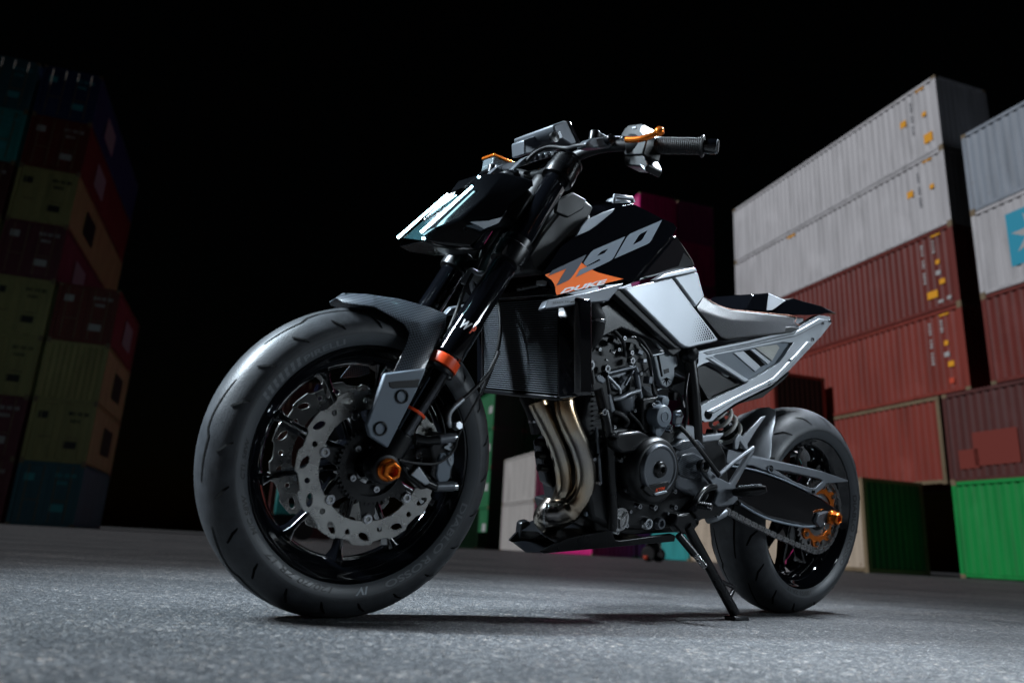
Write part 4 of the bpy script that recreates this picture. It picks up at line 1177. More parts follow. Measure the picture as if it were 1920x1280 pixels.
on_plane('panel_border', [(1148, 547), (1168, 540), (1174, 546), (1279, 652), (1268, 654), (1240, 632)], SP, .02, 'matte_black', bike, .002, off=-.012, mirror=True)
ex = (SP.at(1347, 637) - SP.at(1284, 650)).normalized(); ey = SP.n.cross(ex).normalized()
if ey.z < 0: ey = -ey
o0 = SP.at(1290, 650)
mb = MB()
for i in range(13):                           # graded dot pattern
    for j in range(11):
        u = (i + .5 * (j % 2)) * .0098; v = j * .0060 + .004
        p0 = o0 + ex * u + ey * v - ex * v * .12
        r = .0029 * max(0, min(1, .15 + u / .085 - v / .14))
        if r < .0005: continue
        q = BM @ p0 + BIKE_T - CAM_O
        X = 960 + F_PX * q.dot(CR) / q.dot(fw); Y = 640 - F_PX * q.dot(CU) / q.dot(fw)
        if (X - 1302) * (636 - 577) - (Y - 577) * (1347 - 1302) > -130 or Y > 650 - (X - 1290) * .24 - 3: continue
        mb.add([p0 + SP.n * .0006 + (ex * math.cos(t) + ey * math.sin(t)) * r for t in [k * math.pi / 4 for k in range(8)]], [list(range(8))])
tag(mb.build('dot_pattern', 'groove', pan, smooth=0), kind='stuff')
# dark frame under the panels
slab('frame_spar', [(1100, 585), (1140, 568), (1172, 545), (1285, 655), (1262, 668), (1230, 640), (1165, 615), (1115, 640), (1100, 640)], .118, .02, 'satin_black', bike, .004, mirror=True)

# ------------------------------------------------------------------ seat and tail
sv = {}
for k, (a, b, y) in {'t0': (1320, 556, .078), 't1': (1338, 569, .096), 't2': (1372, 581, .110), 't3': (1440, 588, .100), 't4': (1489, 594, .070), 'l0': (1306, 577, .112), 'l1': (1352, 631, .132), 'l2': (1361, 634, .132), 'l3': (1484, 620, .096), 'l4': (1500, 611, .078), 'm1': (1345, 592, .126), 'm2': (1375, 600, .130), 'm3': (1440, 604, .112), 'm4': (1490, 606, .080)}.items():
    sv[k] = Q(a, b, y)
seat = body('seat', sv, [['t0', 't1', 'm1', 'l0'], ['l0', 'm1', 'l1'], ['t1', 't2', 'm2', 'm1'], ['m1', 'm2', 'l2', 'l1'], ['t2', 't3', 'm3', 'm2'], ['m2', 'm3', 'l3', 'l2'], ['t3', 't4', 'm4', 'm3'], ['m3', 'm4', 'l4', 'l3']],
     'seat_vinyl', bridges=[['t0', 't1', 't2', 't3', 't4', 'm4', 'l4']], crown=.004, bevel=.006, seg=3)
stp = catmull([sv['t0'], sv['t1'], sv['t2'], sv['t3'], sv['t4'], sv['m4'], sv['l4']], 8)
mb = MB()
for a, b in zip(stp, stp[1:]):
    m_ = (a + b) / 2 + Vector((0, .001, .0015)); d = (b - a) * .36
    mb.tube([m_ - d, m_ + d], .0011, 5)
tag(mb.build('seat_stitch', 'stitch', seat, smooth=0), kind='stuff')
slab('seat_base', [(1306, 579), (1352, 634), (1362, 638), (1484, 624), (1502, 615), (1484, 612), (1362, 625)], .100, .20, 'matte_black', bike, .003)
tl = {}
for k, (a, b, y) in {'a': (1397, 579, .085), 'b': (1411, 552, .070), 'c': (1441, 549, .060), 'd': (1437, 582, .088), 'e': (1473, 563, .062), 'f': (1448, 581, .086)}.items(): tl[k] = Q(a, b, y)
body('tail_hump', tl, [['a', 'b', 'c', 'd']], 'gloss_black', bridges=[['a', 'b', 'c']], bevel=.004)
body('hump_facet', {k: tl[k] + Vector((0, .0005, 0)) for k in 'cdef'}, [['d', 'c', 'e', 'f']], 'silver_paint', bridges=[['c', 'e']], bevel=.003)
tt = {}
for k, (a, b, y) in {'a': (1440, 585, .080), 'b': (1474, 563, .060), 'c': (1490, 559, .052), 'd': (1502, 563, .050), 'e': (1540, 573, .048), 'f': (1571, 588, .040), 'g': (1545, 589, .060), 'h': (1510, 591, .070)}.items(): tt[k] = Q(a, b, y)
body('tail_cover', tt, [['a', 'b', 'c', 'd', 'h'], ['h', 'd', 'e', 'g'], ['g', 'e', 'f']], 'gloss_black', bridges=[['a', 'b', 'c', 'd', 'e', 'f', 'g']], bevel=.004)
# cast subframe
SB = plane_px((1305, 675, .122), (1328, 777, .132), (1550, 602, .060))
def plane_plate(name, loops, t, mat, pl, off=0.0, parent=bike, bevel=.003, mirror=True, seg=2):
    ex = (pl.n.cross(Vector((0, 0, 1)))).normalized(); ey = pl.n.cross(ex)
    def uv(p): q = pl.at(*p) - pl.o; return (q.dot(ex), q.dot(ey))
    m = MB().plate([[uv(p) for p in lp] for lp in loops], t, lambda u, v, h: pl.o + ex * u + ey * v + pl.n * (off - h))
    if mirror: MB().add([(v.x, -v.y, v.z) for v in m.v], m.f).build(name, mat, parent, bevel, seg=seg)
    return m.build(name, mat, parent, bevel, seg=seg)
def circ(cx, cy, rx, ry, n=14): return [(cx + rx * math.cos(2 * math.pi * k / n), cy + ry * math.sin(2 * math.pi * k / n)) for k in range(n)]
sub = plane_plate('subframe', [[(1299, 681), (1298, 668), (1306, 660), (1318, 656), (1400, 639), (1487, 619), (1536, 590), (1556, 594), (1559, 606), (1540, 630), (1508, 664), (1481, 693), (1447, 722), (1377, 757), (1345, 780), (1336, 789), (1322, 791), (1311, 784), (1308, 771), (1314, 760), (1350, 742), (1397, 719), (1402, 716), (1360, 693), (1330, 678), (1318, 682), (1308, 688)],
     [(1337, 668), (1342, 665), (1400, 654), (1466, 641), (1488, 642), (1470, 668), (1461, 680), (1410, 711), (1405, 713)], circ(1304.5, 676, 5.5, 8), circ(1328, 777, 7.5, 9)], .022, 'cast_grey', SB, bevel=.0065, seg=3)
plane_plate('subframe_insert', [[(1336, 668), (1400, 653), (1466, 640), (1489, 641), (1463, 682), (1406, 714)]], .003, 'slate_paint', SB, off=-.012, bevel=.001, parent=sub)
plane_plate('insert_slat', [[(1381, 661), (1398, 657), (1431, 687), (1421, 696)]], .004, 'silver_paint', SB, off=-.0075, bevel=.001, parent=sub)
plane_plate('insert_slat', [[(1412, 655), (1419, 653), (1449, 677), (1446, 683)]], .004, 'silver_paint', SB, off=-.0075, bevel=.001, parent=sub)
plane_plate('insert_gap', [[(1399, 657), (1411, 655), (1441, 683), (1431, 688)]], .002, 'groove', SB, off=-.0095, bevel=.0, parent=sub)
plane_plate('side_lens', [[(1420, 651), (1461, 645), (1466, 651), (1452, 676)]], .004, 'lens_grey', SB, off=-.007, bevel=.001, parent=sub)
plane_plate('subframe_web', [[(1302, 690), (1330, 684), (1398, 719), (1345, 742), (1340, 752), (1322, 720)]], .004, 'matte_black', SB, off=-.016, bevel=.001, parent=sub)
for a, b, r in ((1440, 718, .0075), (1523, 636, .006), (1541, 606, .005), (1555, 602, .005), (1480, 676, .005)):
    bolt(SB.at(a, b, .001), r, sub, SB.n, .004, 'bolt' if b < 700 else 'satin_black')
slab('tail_underside', [(1348, 782), (1378, 760), (1447, 726), (1482, 697), (1470, 712), (1430, 745), (1385, 757)], .085, .17, 'matte_black', bike, .004)
MB().lathe([(.0, .026), (.012, .024), (.019, .016), (.0215, .004), (.0205, -.012), (.014, -.02)], Q(1291, 664, .120), (.15, 1, .1), 28).build('frame_ball', 'satin_black', bike, smooth=60)

for lp_ in ([(1318, 661), (1400, 644), (1487, 624), (1534, 597), (1550, 600), (1490, 631), (1400, 650), (1326, 665)], [(1322, 771), (1397, 733), (1447, 709), (1492, 662), (1512, 640), (1520, 642), (1500, 664), (1455, 715), (1380, 749), (1336, 775)], [(1322, 671), (1333, 669), (1405, 714), (1394, 717)]):
    plane_plate('subframe_ridge', [lp_], .008, 'cast_grey', SB, off=.005, bevel=.0035, parent=sub, seg=3)

# ------------------------------------------------------------------ radiator
def RD(y, z, f=0.0): return Vector((1.105 + (z - .50) * .22 + f, y, z))
core = MB().poly_prism([RD(-.145, .497), RD(.135, .497), RD(.135, .705), RD(-.145, .705)], (-.028, 0, .006)).build('radiator', 'groove', bike, .001)
mb = MB()
for i in range(41):
    z = .501 + i * .0049
    mb.poly_prism([RD(-.144, z, .003), RD(.134, z, .003), RD(.134, z + .0019, .003), RD(-.144, z + .0019, .003)], (-.006, 0, 0))
tag(mb.build('cooling_fin', 'dark_alu', core, smooth=0), kind='stuff')
for y0, y1 in ((.1355, .192), (-.1455, -.190)):
    MB().poly_prism([RD(y0, .488, .008), RD(y1, .500, -.004), RD(y1, .700, -.004), RD(y0, .712, .008)], (-.045, 0, .008)).build('radiator_tank', 'gloss_black', core, .009, seg=3)
MB().poly_prism([RD(-.146, .706, .006), RD(.136, .706, .006), RD(.136, .722, .006), RD(-.146, .722, .006)], (-.036, 0, .008)).build('radiator_rail', 'satin_black', core, .003)
MB().poly_prism([RD(-.146, .486, .006), RD(.136, .486, .006), RD(.136, .496, .006), RD(-.146, .496, .006)], (-.036, 0, .008)).build('radiator_rail', 'satin_black', core, .003)
MB().tube([RD(.00, .728, .004), RD(.08, .733, .004)], .008, 12).build('sensor', 'satin_black', core)
MB().box(RD(.088, .733, .008), (.012, .024, .010)).build('sensor_tag', 'white_tag', core, .001)
MB().tube(catmull([Q(1095, 572, .13), Q(1110, 578, .15), Q(1120, 596, .15), Q(1116, 625, .13), Q(1100, 650, .10)]), [.018] * 25, 18).build('coolant_hose', 'rubber', bike)
MB().lathe([(.0195, -.004), (.0205, -.003), (.0205, .003), (.0195, .004)], Q(1119, 600, .149), (0.0, 0.1, 1), 20, closed=True).build('hose_clip', 'bolt', bike)
MB().tube(catmull([RD(-.05, .70, .03), RD(-.01, .66, .05), RD(.00, .60, .06), RD(-.03, .54, .06), RD(-.09, .48, .05)]), .0045, 8).build('brake_hose', 'rubber', bike)
# hoses at the lower yoke
MB().tube(catmull([Q(905, 470, .03), Q(893, 502, .03), Q(882, 520, .025), Q(872, 540, .02), Q(858, 580, .01), Q(842, 620, .03)]), .0045, 10).build('brake_hose', 'rubber', bike)
MB().tube(catmull([Q(908, 513, .04), Q(895, 512, .035), Q(884, 506, .03), Q(876, 515, .03), Q(868, 532, .03)]), .0055, 10).build('hose_joint', 'cast_grey', bike)
MB().tube(catmull([Q(880, 512, .02), Q(886, 540, .0), Q(896, 565, -.02)]), .006, 8).build('hose_bracket', 'cast_grey', bike)
MB().tube(catmull([Q(845, 800, .11), Q(838, 782, .11), Q(847, 765, .11), Q(880, 738, .10), Q(915, 700, .09), Q(935, 660, .07)]), .0042, 10).build('brake_hose', 'rubber', bike)
MB().tube(catmull([Q(845, 800, .11), Q(841, 788, .11), Q(845, 770, .11), Q(868, 748, .108)]), .0055, 10).build('hose_fitting', 'cast_grey', bike)
MB().lathe([(.0, .009), (.008, .009), (.009, .006), (.009, -.006), (.0, -.006)], Q(857, 798, .115), (0, 1, .2), 6).build('banjo_bolt', 'cast_grey', bike)
MB().tube(catmull([Q(748, 862, .13), Q(780, 868, .128), Q(820, 868, .125), Q(850, 845, .122), Q(862, 810, .12), Q(905, 730, .08)]), .0026, 8).build('sensor_cable', 'rubber', bike)
slab('axle_clamp_arm', [(752, 868), (770, 878), (800, 905), (806, 915), (790, 918), (765, 895)], .112, .02, 'satin_black', bike, .003)
slab('clamp_web', [(770, 890), (786, 873), (808, 905), (798, 910)], .124, .006, 'cast_grey', bike, .002)

# ------------------------------------------------------------------ engine
def disc(name, px, py, y, r, prof, mat, parent=bike, ax=(0, 1, 0), n=48, bevel=0.0):
    """turned part on the left side; prof = [(fraction of r, height)]"""
    return MB().lathe([(r * a, h) for a, h in prof], Q(px, py, y), ax, n).build(name, mat, parent, bevel, smooth=35)
crank = slab('crankcase', [(1108, 830), (1150, 800), (1200, 795), (1262, 800), (1300, 815), (1330, 850), (1345, 900), (1335, 945), (1290, 985), (1230, 995), (1150, 992), (1110, 975), (1098, 900)], .125, .17, 'cast_black', bike, .012, seg=3)
cylb = slab('cylinder_block', [(1108, 720), (1135, 690), (1210, 690), (1235, 730), (1262, 805), (1110, 835), (1090, 790)], .095, .14, 'cast_black', bike, .008, seg=3)
head = slab('cylinder_head', [(1085, 655), (1110, 625), (1200, 630), (1222, 690), (1210, 700), (1110, 722), (1085, 700)], .100, .14, 'cast_black', bike, .008, seg=3)
slab('airbox', [(1105, 580), (1150, 565), (1230, 640), (1275, 665), (1262, 730), (1225, 725), (1200, 640), (1110, 630)], .085, .17, 'matte_black', bike, .008)
# ribs and pipes of the cylinder
def rod(name, pts, r, mat, parent=bike, n=12, smooth=True):
    P = [Q(*p) for p in pts]
    return MB().tube(catmull(P) if smooth and len(P) > 2 else P, r, n).build(name, mat, parent)
rod('head_rib', [(1137, 700, .112), (1190, 687, .112)], .0055, 'dark_alu', cylb)
rod('head_rib', [(1138, 704, .112), (1160, 727, .114), (1162, 738, .114)], .0042, 'cast_grey', cylb)
rod('head_rib', [(1187, 694, .112), (1172, 722, .114)], .0042, 'dark_alu', cylb)
rod('head_stay', [(1191, 688, .112), (1198, 732, .115), (1203, 765, .117)], .0075, 'dark_alu', cylb)
rod('head_stay', [(1136, 702, .108), (1142, 740, .110), (1150, 770, .110)], .006, 'satin_black', cylb)
slab('head_plate', [(1140, 705), (1186, 693), (1178, 722), (1165, 735), (1150, 730)], .104, .012, 'dark_alu', cylb, .003)
MB().lathe([(.0, .012), (.006, .011), (.008, .004), (.008, -.006)], Q(1165, 712, .112), (0.1, .8, .5), 14).build('sensor_cap', 'dark_alu', cylb)
rod('oil_line', [(1149, 748, .118), (1165, 745, .124), (1180, 737, .124), (1198, 732, .118)], .0055, 'cast_grey', cylb)
oil = MB().tube([Q(1166, 742, .10), Q(1169, 760, .10), Q(1172, 774, .10)], [.030, .029, .024], 28).build('oil_filter', 'dark_alu', bike, .003)
rod('frame_tube', [(1118, 712, .118), (1135, 780, .135), (1144, 840, .140), (1148, 920, .138), (1148, 990, .125)], .012, 'satin_black', bike, 16)
rod('frame_tube', [(1098, 690, -.118), (1110, 780, -.135), (1120, 870, -.140), (1130, 960, -.125)], .012, 'satin_black', bike, 16)
slab('engine_mount', [(1108, 716), (1117, 706), (1130, 703), (1138, 714), (1146, 768), (1138, 772), (1128, 730), (1112, 735)], .145, .02, 'satin_black', bike, .004)
slab('mount_cap', [(1117, 706), (1128, 702), (1138, 712), (1132, 720), (1122, 716)], .148, .012, 'dark_alu', bike, .003)
slab('mount_sleeve', [(1140, 742), (1147, 738), (1155, 770), (1147, 776)], .142, .012, 'dark_alu', bike, .004)
rod('spark_lead', [(1150, 772, .118), (1165, 778, .125), (1176, 790, .125), (1170, 800, .12)], .007, 'rubber', bike)
for a, b, y, r in ((1105, 684, .17, .011), (1130, 772, .14, .008), (1182, 661, .118, .006), (1168, 634, .115, .005), (1222, 758, .15, .0055), (1136, 691, .12, .009), (1183, 676, .12, .008), (1095, 738, .16, .005)):
    bolt(Q(a, b, y), r, head, (0, 1, 0), .007)
for a, b, y, w in ((1148, 659, .12, .014), (1240, 657, .11, .012), (1217, 675, .11, .008), (1137, 675, .12, .008)):
    MB().box(Q(a, b, y), (w, .006, w * .5), Matrix.Rotation(rad(-10), 3, 'Y')).build('clip_plate', 'steel', head, .001)
# grey servo on the throttle bodies
sv0 = slab('throttle_servo', [(1226, 667), (1256, 661), (1258, 668), (1269, 666), (1272, 685), (1265, 690), (1265, 705), (1258, 722), (1250, 727), (1241, 722), (1234, 705)], .105, .03, 'grey_print', bike, .003)
slab('servo_slot', [(1232, 666), (1236, 666), (1243, 705), (1240, 706), (1236, 685)], .106, .004, 'groove', sv0, 0)
slab('servo_label', [(1245, 693), (1254, 690), (1255, 698), (1246, 701)], .1062, .004, 'matte_black', sv0, 0)
for k in range(5):
    a = rad(-70 + k * 35); c0 = (1250, 708)
    slab('servo_rib', [(c0[0] - 2 * math.cos(a), c0[1] - 2 * math.sin(a) + 1), (c0[0] + 11 * math.sin(a), c0[1] + 14 * math.cos(a)), (c0[0] + 2 * math.cos(a), c0[1] + 2 * math.sin(a) + 1)], .1062, .004, 'groove', sv0, 0)
slab('throttle_body', [(1195, 650), (1225, 660), (1240, 720), (1222, 726), (1200, 720)], .09, .18, 'cast_black', bike, .006)
MB().lathe([(.0, .01), (.018, .008), (.022, 0), (.020, -.03)], Q(1214, 735, .10), (0, .6, .8), 24).build('breather_cap', 'stitch' if False else 'cast_grey', bike)
# alternator cover
CC = Q(1208, 878, .150)
r_c = abs(Q(1208, 813, .150).z - Q(1208, 943, .150).z) / 2
alt = MB().lathe([(r_c * .55, .045), (r_c * .86, .044), (r_c * .95, .036), (r_c, .022), (r_c * 1.0, -.06)], CC, (0, 1, 0), 56).build('alternator_cover', 'cast_black', bike, .003, smooth=35)
CF = Q(1235, 879, .197)
r_f = abs(Q(1235, 833, .197).z - Q(1235, 926, .197).z) / 2
MB().lathe([(r_f * .30, .003), (r_f * .86, .003), (r_f * .90, .0065), (r_f * .97, .0065), (r_f * 1.04, .0), (r_f * 1.06, -.02)], CF, (0, 1, 0), 56).build('cover_face', 'dark_alu', alt, .001, smooth=30)
MB().lathe([(.004, .006), (.007, .013), (.014, .012), (.0185, .007), (.020, .002)], CF, (0, 1, 0), 36).build('cover_plug', 'satin_black', alt, smooth=45)
slab('cover_step', [(1207, 918), (1209, 911), (1252, 902), (1256, 906), (1250, 921), (1240, 930), (1222, 930)], .2035, .012, 'cast_black', alt, .002)
slab('cover_lip', [(1226, 925), (1250, 919), (1252, 923), (1230, 929)], .206, .004, 'cast_grey', alt, .001)
def ktm(u, v):
    q = Vector((1229, 922)).lerp(Vector((1247, 917.5)), u) - Vector((0, 6.2)) * v
    return Q(q.x, q.y, .2045)
text_on('KTM', ktm, 0.25, .04)[0].build('cover_lettering', 'red_orange', alt, smooth=0)
slab('cover_arm', [(1152, 822), (1165, 812), (1200, 808), (1218, 815), (1222, 835), (1205, 848), (1168, 850), (1155, 840)], .178, .03, 'satin_black', alt, .006)
for a, b in ((1162, 862), (1156, 835), (1172, 918), (1262, 920), (1196, 948), (1225, 950), (1254, 806), (1263, 950)):
    bolt(Q(a, b, .155), .006, alt, (0, 1, 0), .008)
# water pump and gear cover above
wp = MB().lathe([(.0, .012), (.010, .012), (.0105, .0135), (.012, .0135), (.0125, .012), (.024, .011), (.0275, .006), (.0275, -.03)], Q(1239, 780, .165), (0, 1, 0), 40).build('water_pump_cover', 'slate_paint', bike, smooth=35)
for a, b, r in ((1245, 752, .013), (1233, 808, .014)):
    MB().lathe([(.0, .006), (r * .5, .006), (r * .9, .005), (r, 0), (r, -.03)], Q(a, b, .155), (0, 1, 0), 28).build('pump_boss', 'slate_paint', wp, smooth=35)
slab('pump_link', [(1236, 752), (1250, 748), (1254, 775), (1246, 810), (1236, 822), (1224, 812), (1228, 780)], .158, .03, 'slate_paint', wp, .004)
slab('pump_body', [(1205, 748), (1240, 742), (1250, 752), (1225, 815), (1205, 812)], .145, .05, 'cast_black', bike, .005)
# gear linkage at the sprocket cover
slab('shift_arm', [(1268, 772), (1278, 768), (1283, 780), (1276, 800), (1266, 796)], .165, .012, 'dark_alu', bike, .003)
for a, b in ((1273, 777), (1274, 798), (1254, 800)): bolt(Q(a, b, .168), .0065, bike, (0, 1, 0), .008, 'chrome')
rod('shift_rod', [(1274, 798, .172), (1290, 815, .180), (1318, 850, .190), (1348, 890, .198)], .0055, 'satin_black', bike)
slab('sprocket_cover', [(1262, 850), (1272, 838), (1300, 832), (1318, 840), (1335, 862), (1335, 905), (1322, 925), (1300, 930), (1268, 915), (1262, 880)], .150, .05, 'dark_alu', bike, .008, seg=3)
slab('cover_weave', [(1268, 870), (1280, 852), (1302, 848), (1320, 858), (1325, 890), (1300, 900), (1275, 892)], .154, .008, 'carbon', bike, .004)
slab('cover_weave', [(1264, 838), (1280, 826), (1310, 824), (1325, 842), (1300, 838), (1276, 846)], .152, .03, 'carbon', bike, .003)
slab('gearbox_shield', [(1268, 822), (1285, 795), (1302, 798), (1308, 818), (1360, 812), (1348, 826), (1300, 832)], .135, .03, 'cast_grey', bike, .004)
rod('pivot_tube', [(1293, 670, .118), (1300, 730, .125), (1304, 790, .128), (1306, 830, .128)], .016, 'satin_black', bike, 18)
rod('pivot_tube', [(1293, 670, -.118), (1300, 730, -.125), (1304, 790, -.128)], .016, 'satin_black', bike, 18)
slab('pivot_plate', [(1290, 820), (1345, 815), (1362, 850), (1368, 905), (1352, 955), (1300, 985), (1275, 975), (1300, 930)], .132, .26, 'cast_black', bike, .008)
# sump, drain plugs
sump = slab('sump', [(1110, 960), (1150, 950), (1290, 955), (1312, 975), (1280, 998), (1180, 1003), (1120, 996)], .105, .22, 'cast_black', bike, .008, seg=3)
oc = MB().lathe([(.0, .004), (.020, .004), (.021, .0065), (.0265, .0065), (.028, .0), (.028, -.02)], Q(1160, 972, .130), (0, 1, 0), 36).build('oil_screen_cover', 'steel', sump, smooth=35)
for k in range(3):
    a = 2 * math.pi * k / 3 + .3; c0 = Q(1160, 972, .130)
    MB().tube([c0 + Vector((0, .006, 0)), c0 + Vector((.024 * math.cos(a), .006, .024 * math.sin(a)))], .0035, 8).build('cover_spoke', 'steel', oc)
for a, b in ((1210, 980), (1234, 980)):
    MB().lathe([(.006, .004), (.008, .012), (.0125, .012), (.0145, .008), (.0155, .0), (.0155, -.02)], Q(a, b, .125), (0, 1, 0), 24).build('drain_plug', 'chrome' if a < 1220 else 'dark_alu', sump, smooth=40)
for a, b in ((1156, 955), (1224, 952), (1172, 984), (1154, 996)): bolt(Q(a, b, .128), .0055, sump, (0, 1, 0), .008)
# horn / oil cooler seen ahead of the pipes
slab('oil_cooler', [(1013, 828), (1032, 815), (1042, 850), (1048, 905), (1038, 915), (1026, 905), (1018, 870)], .02, .03, 'satin_black', bike, .004)
rod('cooler_pipe', [(985, 742, .0), (1000, 775, .02), (1008, 810, .02)], .016, 'rubber', bike)
MB().lathe([(.0172, -.004), (.0185, -.003), (.0185, .003), (.0172, .004)], Q(1004, 788, .02), (.25, 0, 1), 20, closed=True).build('hose_clip', 'bolt', bike)
for a, b in ((1006, 828), (1007, 852), (1010, 876)):
    MB().tube([Q(a, b, .03), Q(a + 14, b + 2, .03)], .009, 12).build('cooler_stud', 'satin_black', bike)

# ------------------------------------------------------------------ exhaust
P1 = [(1008, 752, .045), (1017, 772, .050), (1034, 808, .055), (1048, 842, .058), (1058, 880, .058), (1060, 915, .052), (1052, 940, .046), (1042, 955, .040)]
P2 = [(1058, 752, .100), (1061, 772, .104), (1073, 805, .108), (1087, 836, .110), (1097, 872, .110), (1098, 905, .106), (1090, 930, .098), (1076, 948, .088)]
ex1 = MB().tube(catmull([Q(*p) for p in P1], 7), .0235, 28).build('header_pipe', 'exhaust', bike, smooth=60)
ex2 = MB().tube(catmull([Q(*p) for p in P2], 7), .0235, 28).build('header_pipe', 'exhaust', bike, smooth=60)
col = MB().tube(catmull([Q(1089, 932, .096), Q(1074, 950, .082), Q(1052, 960, .060), Q(1030, 962, .040), Q(1020, 958, .030)], 6), [.024] * 7 + [.030] * 6 + [.031] * 6 + [.029] * 6, 28).build('collector', 'exhaust', bike, smooth=60)
MB().tube(catmull([Q(1040, 945, .040), Q(1030, 958, .036), Q(1022, 968, .03)], 4), [.028] * 9, 28).build('collector_neck', 'exhaust', col, smooth=60)
MB().lathe([(.0295, -.003), (.0315, -.002), (.0315, .002), (.0295, .003)], Q(1030, 962, .040), Q(1030, 962, .040) - Q(1038, 963, .05), 28, closed=True).build('weld_ring', 'steel', col, smooth=60)
mid = MB().tube(catmull([Q(1022, 955, .032), Q(1016, 972, .025), Q(1030, 985, .015), Q(1065, 984, .0), Q(1110, 978, -.02), Q(1180, 985, -.05), Q(1300, 975, -.08)], 6), .020, 24).build('exhaust_pipe', 'exhaust', bike, smooth=60)
# silencer on the far side
MB().tube([Vector((.55, -.12, .27)), Vector((.42, -.17, .33)), Vector((.10, -.21, .46)), Vector((.02, -.215, .49))], [.03, .052, .055, .045], 24).build('silencer', 'dark_alu', bike, smooth=50)
rod('stay_bracket', [(1098, 905, .12), (1122, 850, .13), (1140, 820, .13)], .004, 'satin_black', bike)
# wiring and small parts in the shade between pipes and engine
for k in range(6):
    y = .10 - k * .012
    rod('wiring', [(1108 + k * 3, 900 + 4 * k, y), (1116 + k * 2, 930, y + .01), (1110 + 4 * k, 955 + 2 * k, y)], .0035, 'rubber' if k % 2 else 'satin_black', bike, 8)
for a, b in ((1112, 948), (1122, 956), (1100, 962), (1130, 940)):
    MB().box(Q(a, b, .11), (.012, .008, .010), Matrix.Rotation(rad(a), 3, 'Y')).build('connector', 'slate_paint', bike, .001)

# ------------------------------------------------------------------ belly pan
bpL = [(1013, 1034), (1019, 1038), (1265, 1015), (1267, 1005), (1257, 1001), (1162, 1014), (1154, 1012), (1151, 1006), (1151, 993), (1120, 998), (1065, 1009)]
BPP = plane_px((1016, 1035, .062), (1266, 1010, .122), (1150, 1000, .104))
pan2 = plane_plate('belly_pan', [bpL], .006, 'satin_black', BPP, bevel=.002, mirror=False)
bv = {'a': BPP.at(1014, 1033), 'b': BPP.at(1065, 1009), 'c': BPP.at(1150, 994), 'd': BPP.at(1264, 1014), 'e': BPP.at(1019, 1037)}
fl_ = MB()
for q in ('x',):
    L_ = [BPP.at(*p) for p in bpL]; fl_.poly_prism([Vector((v.x, -v.y, v.z)) for v in L_], (0, .006, 0))
fl_.build('belly_pan_side', 'satin_black', pan2, .002)
body('belly_floor', {'a': bv['e'] + Vector((0, -.003, 0)), 'b': bv['d'] + Vector((0, -.003, 0))}, [], 'satin_black', pan2, 0, bridges=[['a', 'b']], crown=-.012)
body('belly_ramp', {'a': BPP.at(1045, 1019) + Vector((0, -.004, 0)), 'b': BPP.at(1068, 1008) + Vector((0, -.004, 0)), 'c': BPP.at(1148, 995) + Vector((0, -.004, 0))}, [], 'satin_black', pan2, 0, bridges=[['a', 'b', 'c']], crown=.012)
yR = -.060
MB().poly_prism(pxp([(973, 1020), (977, 982), (981, 977), (991, 975), (1000, 986), (1010, 993), (1028, 996), (1046, 1003), (1047, 1008), (1038, 1016), (1000, 1019), (980, 1024)], yR), (0, -.02, 0)).build('belly_wing', 'satin_black', pan2, .003)
rod('belly_edge', [(978, 1023, yR + .002), (1026, 998, yR + .002), (1045, 1004, yR + .002), (1034, 1018, yR + .002)], .0014, 'dark_alu', pan2, 6, False)

# ------------------------------------------------------------------ rear wheel, sprocket, chain
rwh = make_wheel('rear_wheel', RA, 0.073, RPROF, 10, 0.186)
mb = MB()
for i in range(16):
    p = i * 22.5
    groove(mb, RA, RPROF, [(p, 0.52), (p + 5.5, 0.64), (p + 9.5, 0.86)], 0.0070)
    groove(mb, RA, RPROF, [(p + 11, -0.52), (p + 16.5, -0.64), (p + 20, -0.86)], 0.0070)
for i in range(6):
    p = i * 60
    for s in (1, -1):
        q = p + (0 if s > 0 else 30)
        groove(mb, RA, RPROF, [(q, 0.22 * s), (q + 20, 0.27 * s), (q + 24, 0.20 * s), (q + 44, 0.33 * s)], 0.0065)
mb.build('tread_groove', 'groove', rwh, smooth=0)
ring_text('180/55 ZR 17', RA, RPROF, 186, .2315, .2425, .135, 'tyre_print', rwh, 'sidewall_lettering')
ring_text('DIABLO ROSSO', RA, RPROF, 100, .2325, .2445, .235, 'tyre_print', rwh, 'sidewall_lettering', shear=0.0)
wavy_disc('brake_disc', RA, -.075, 0.120, 0.085, 10, 5, rwh)
YS = .100
# sprocket
NT, PIT = 43, .015875
RS = PIT / (2 * math.sin(math.pi / NT))
o2 = []
for i in range(NT):
    a = 2 * math.pi * i / NT; da = 2 * math.pi / NT
    for f, r in ((0, RS + .0045), (.14, RS + .0040), (.33, RS - .0045), (.67, RS - .0045), (.86, RS + .0040)):
        o2.append((r * math.sin(a + f * da), r * math.cos(a + f * da)))
loops = [o2, [(.047 * math.cos(k * math.pi / 14), .047 * math.sin(k * math.pi / 14)) for k in range(28)]]
for k in range(8):
    a = 2 * math.pi * (k + .5) / 8; cx, cy = .088 * math.sin(a), .088 * math.cos(a)
    loops.append([(cx + .0085 * math.cos(t), cy + .0085 * math.sin(t)) for t in [j * math.pi / 5 for j in range(10)]])
spk = MB().plate([o2] + loops[1:], .0065, lambda u, v, h: Vector((RA.x - u, YS + .003 - h, RA.z + v))).build('rear_sprocket', 'steel', rwh, .0006, seg=1)
o3 = []
for i in range(8):
    a0 = 2 * math.pi * i / 8; da = 2 * math.pi / 8
    for f, r in ((-.18, .094), (0, .096), (.18, .094), (.32, .082), (.5, .078), (.68, .082)):
        o3.append((r * math.sin(a0 + f * da), r * math.cos(a0 + f * da)))
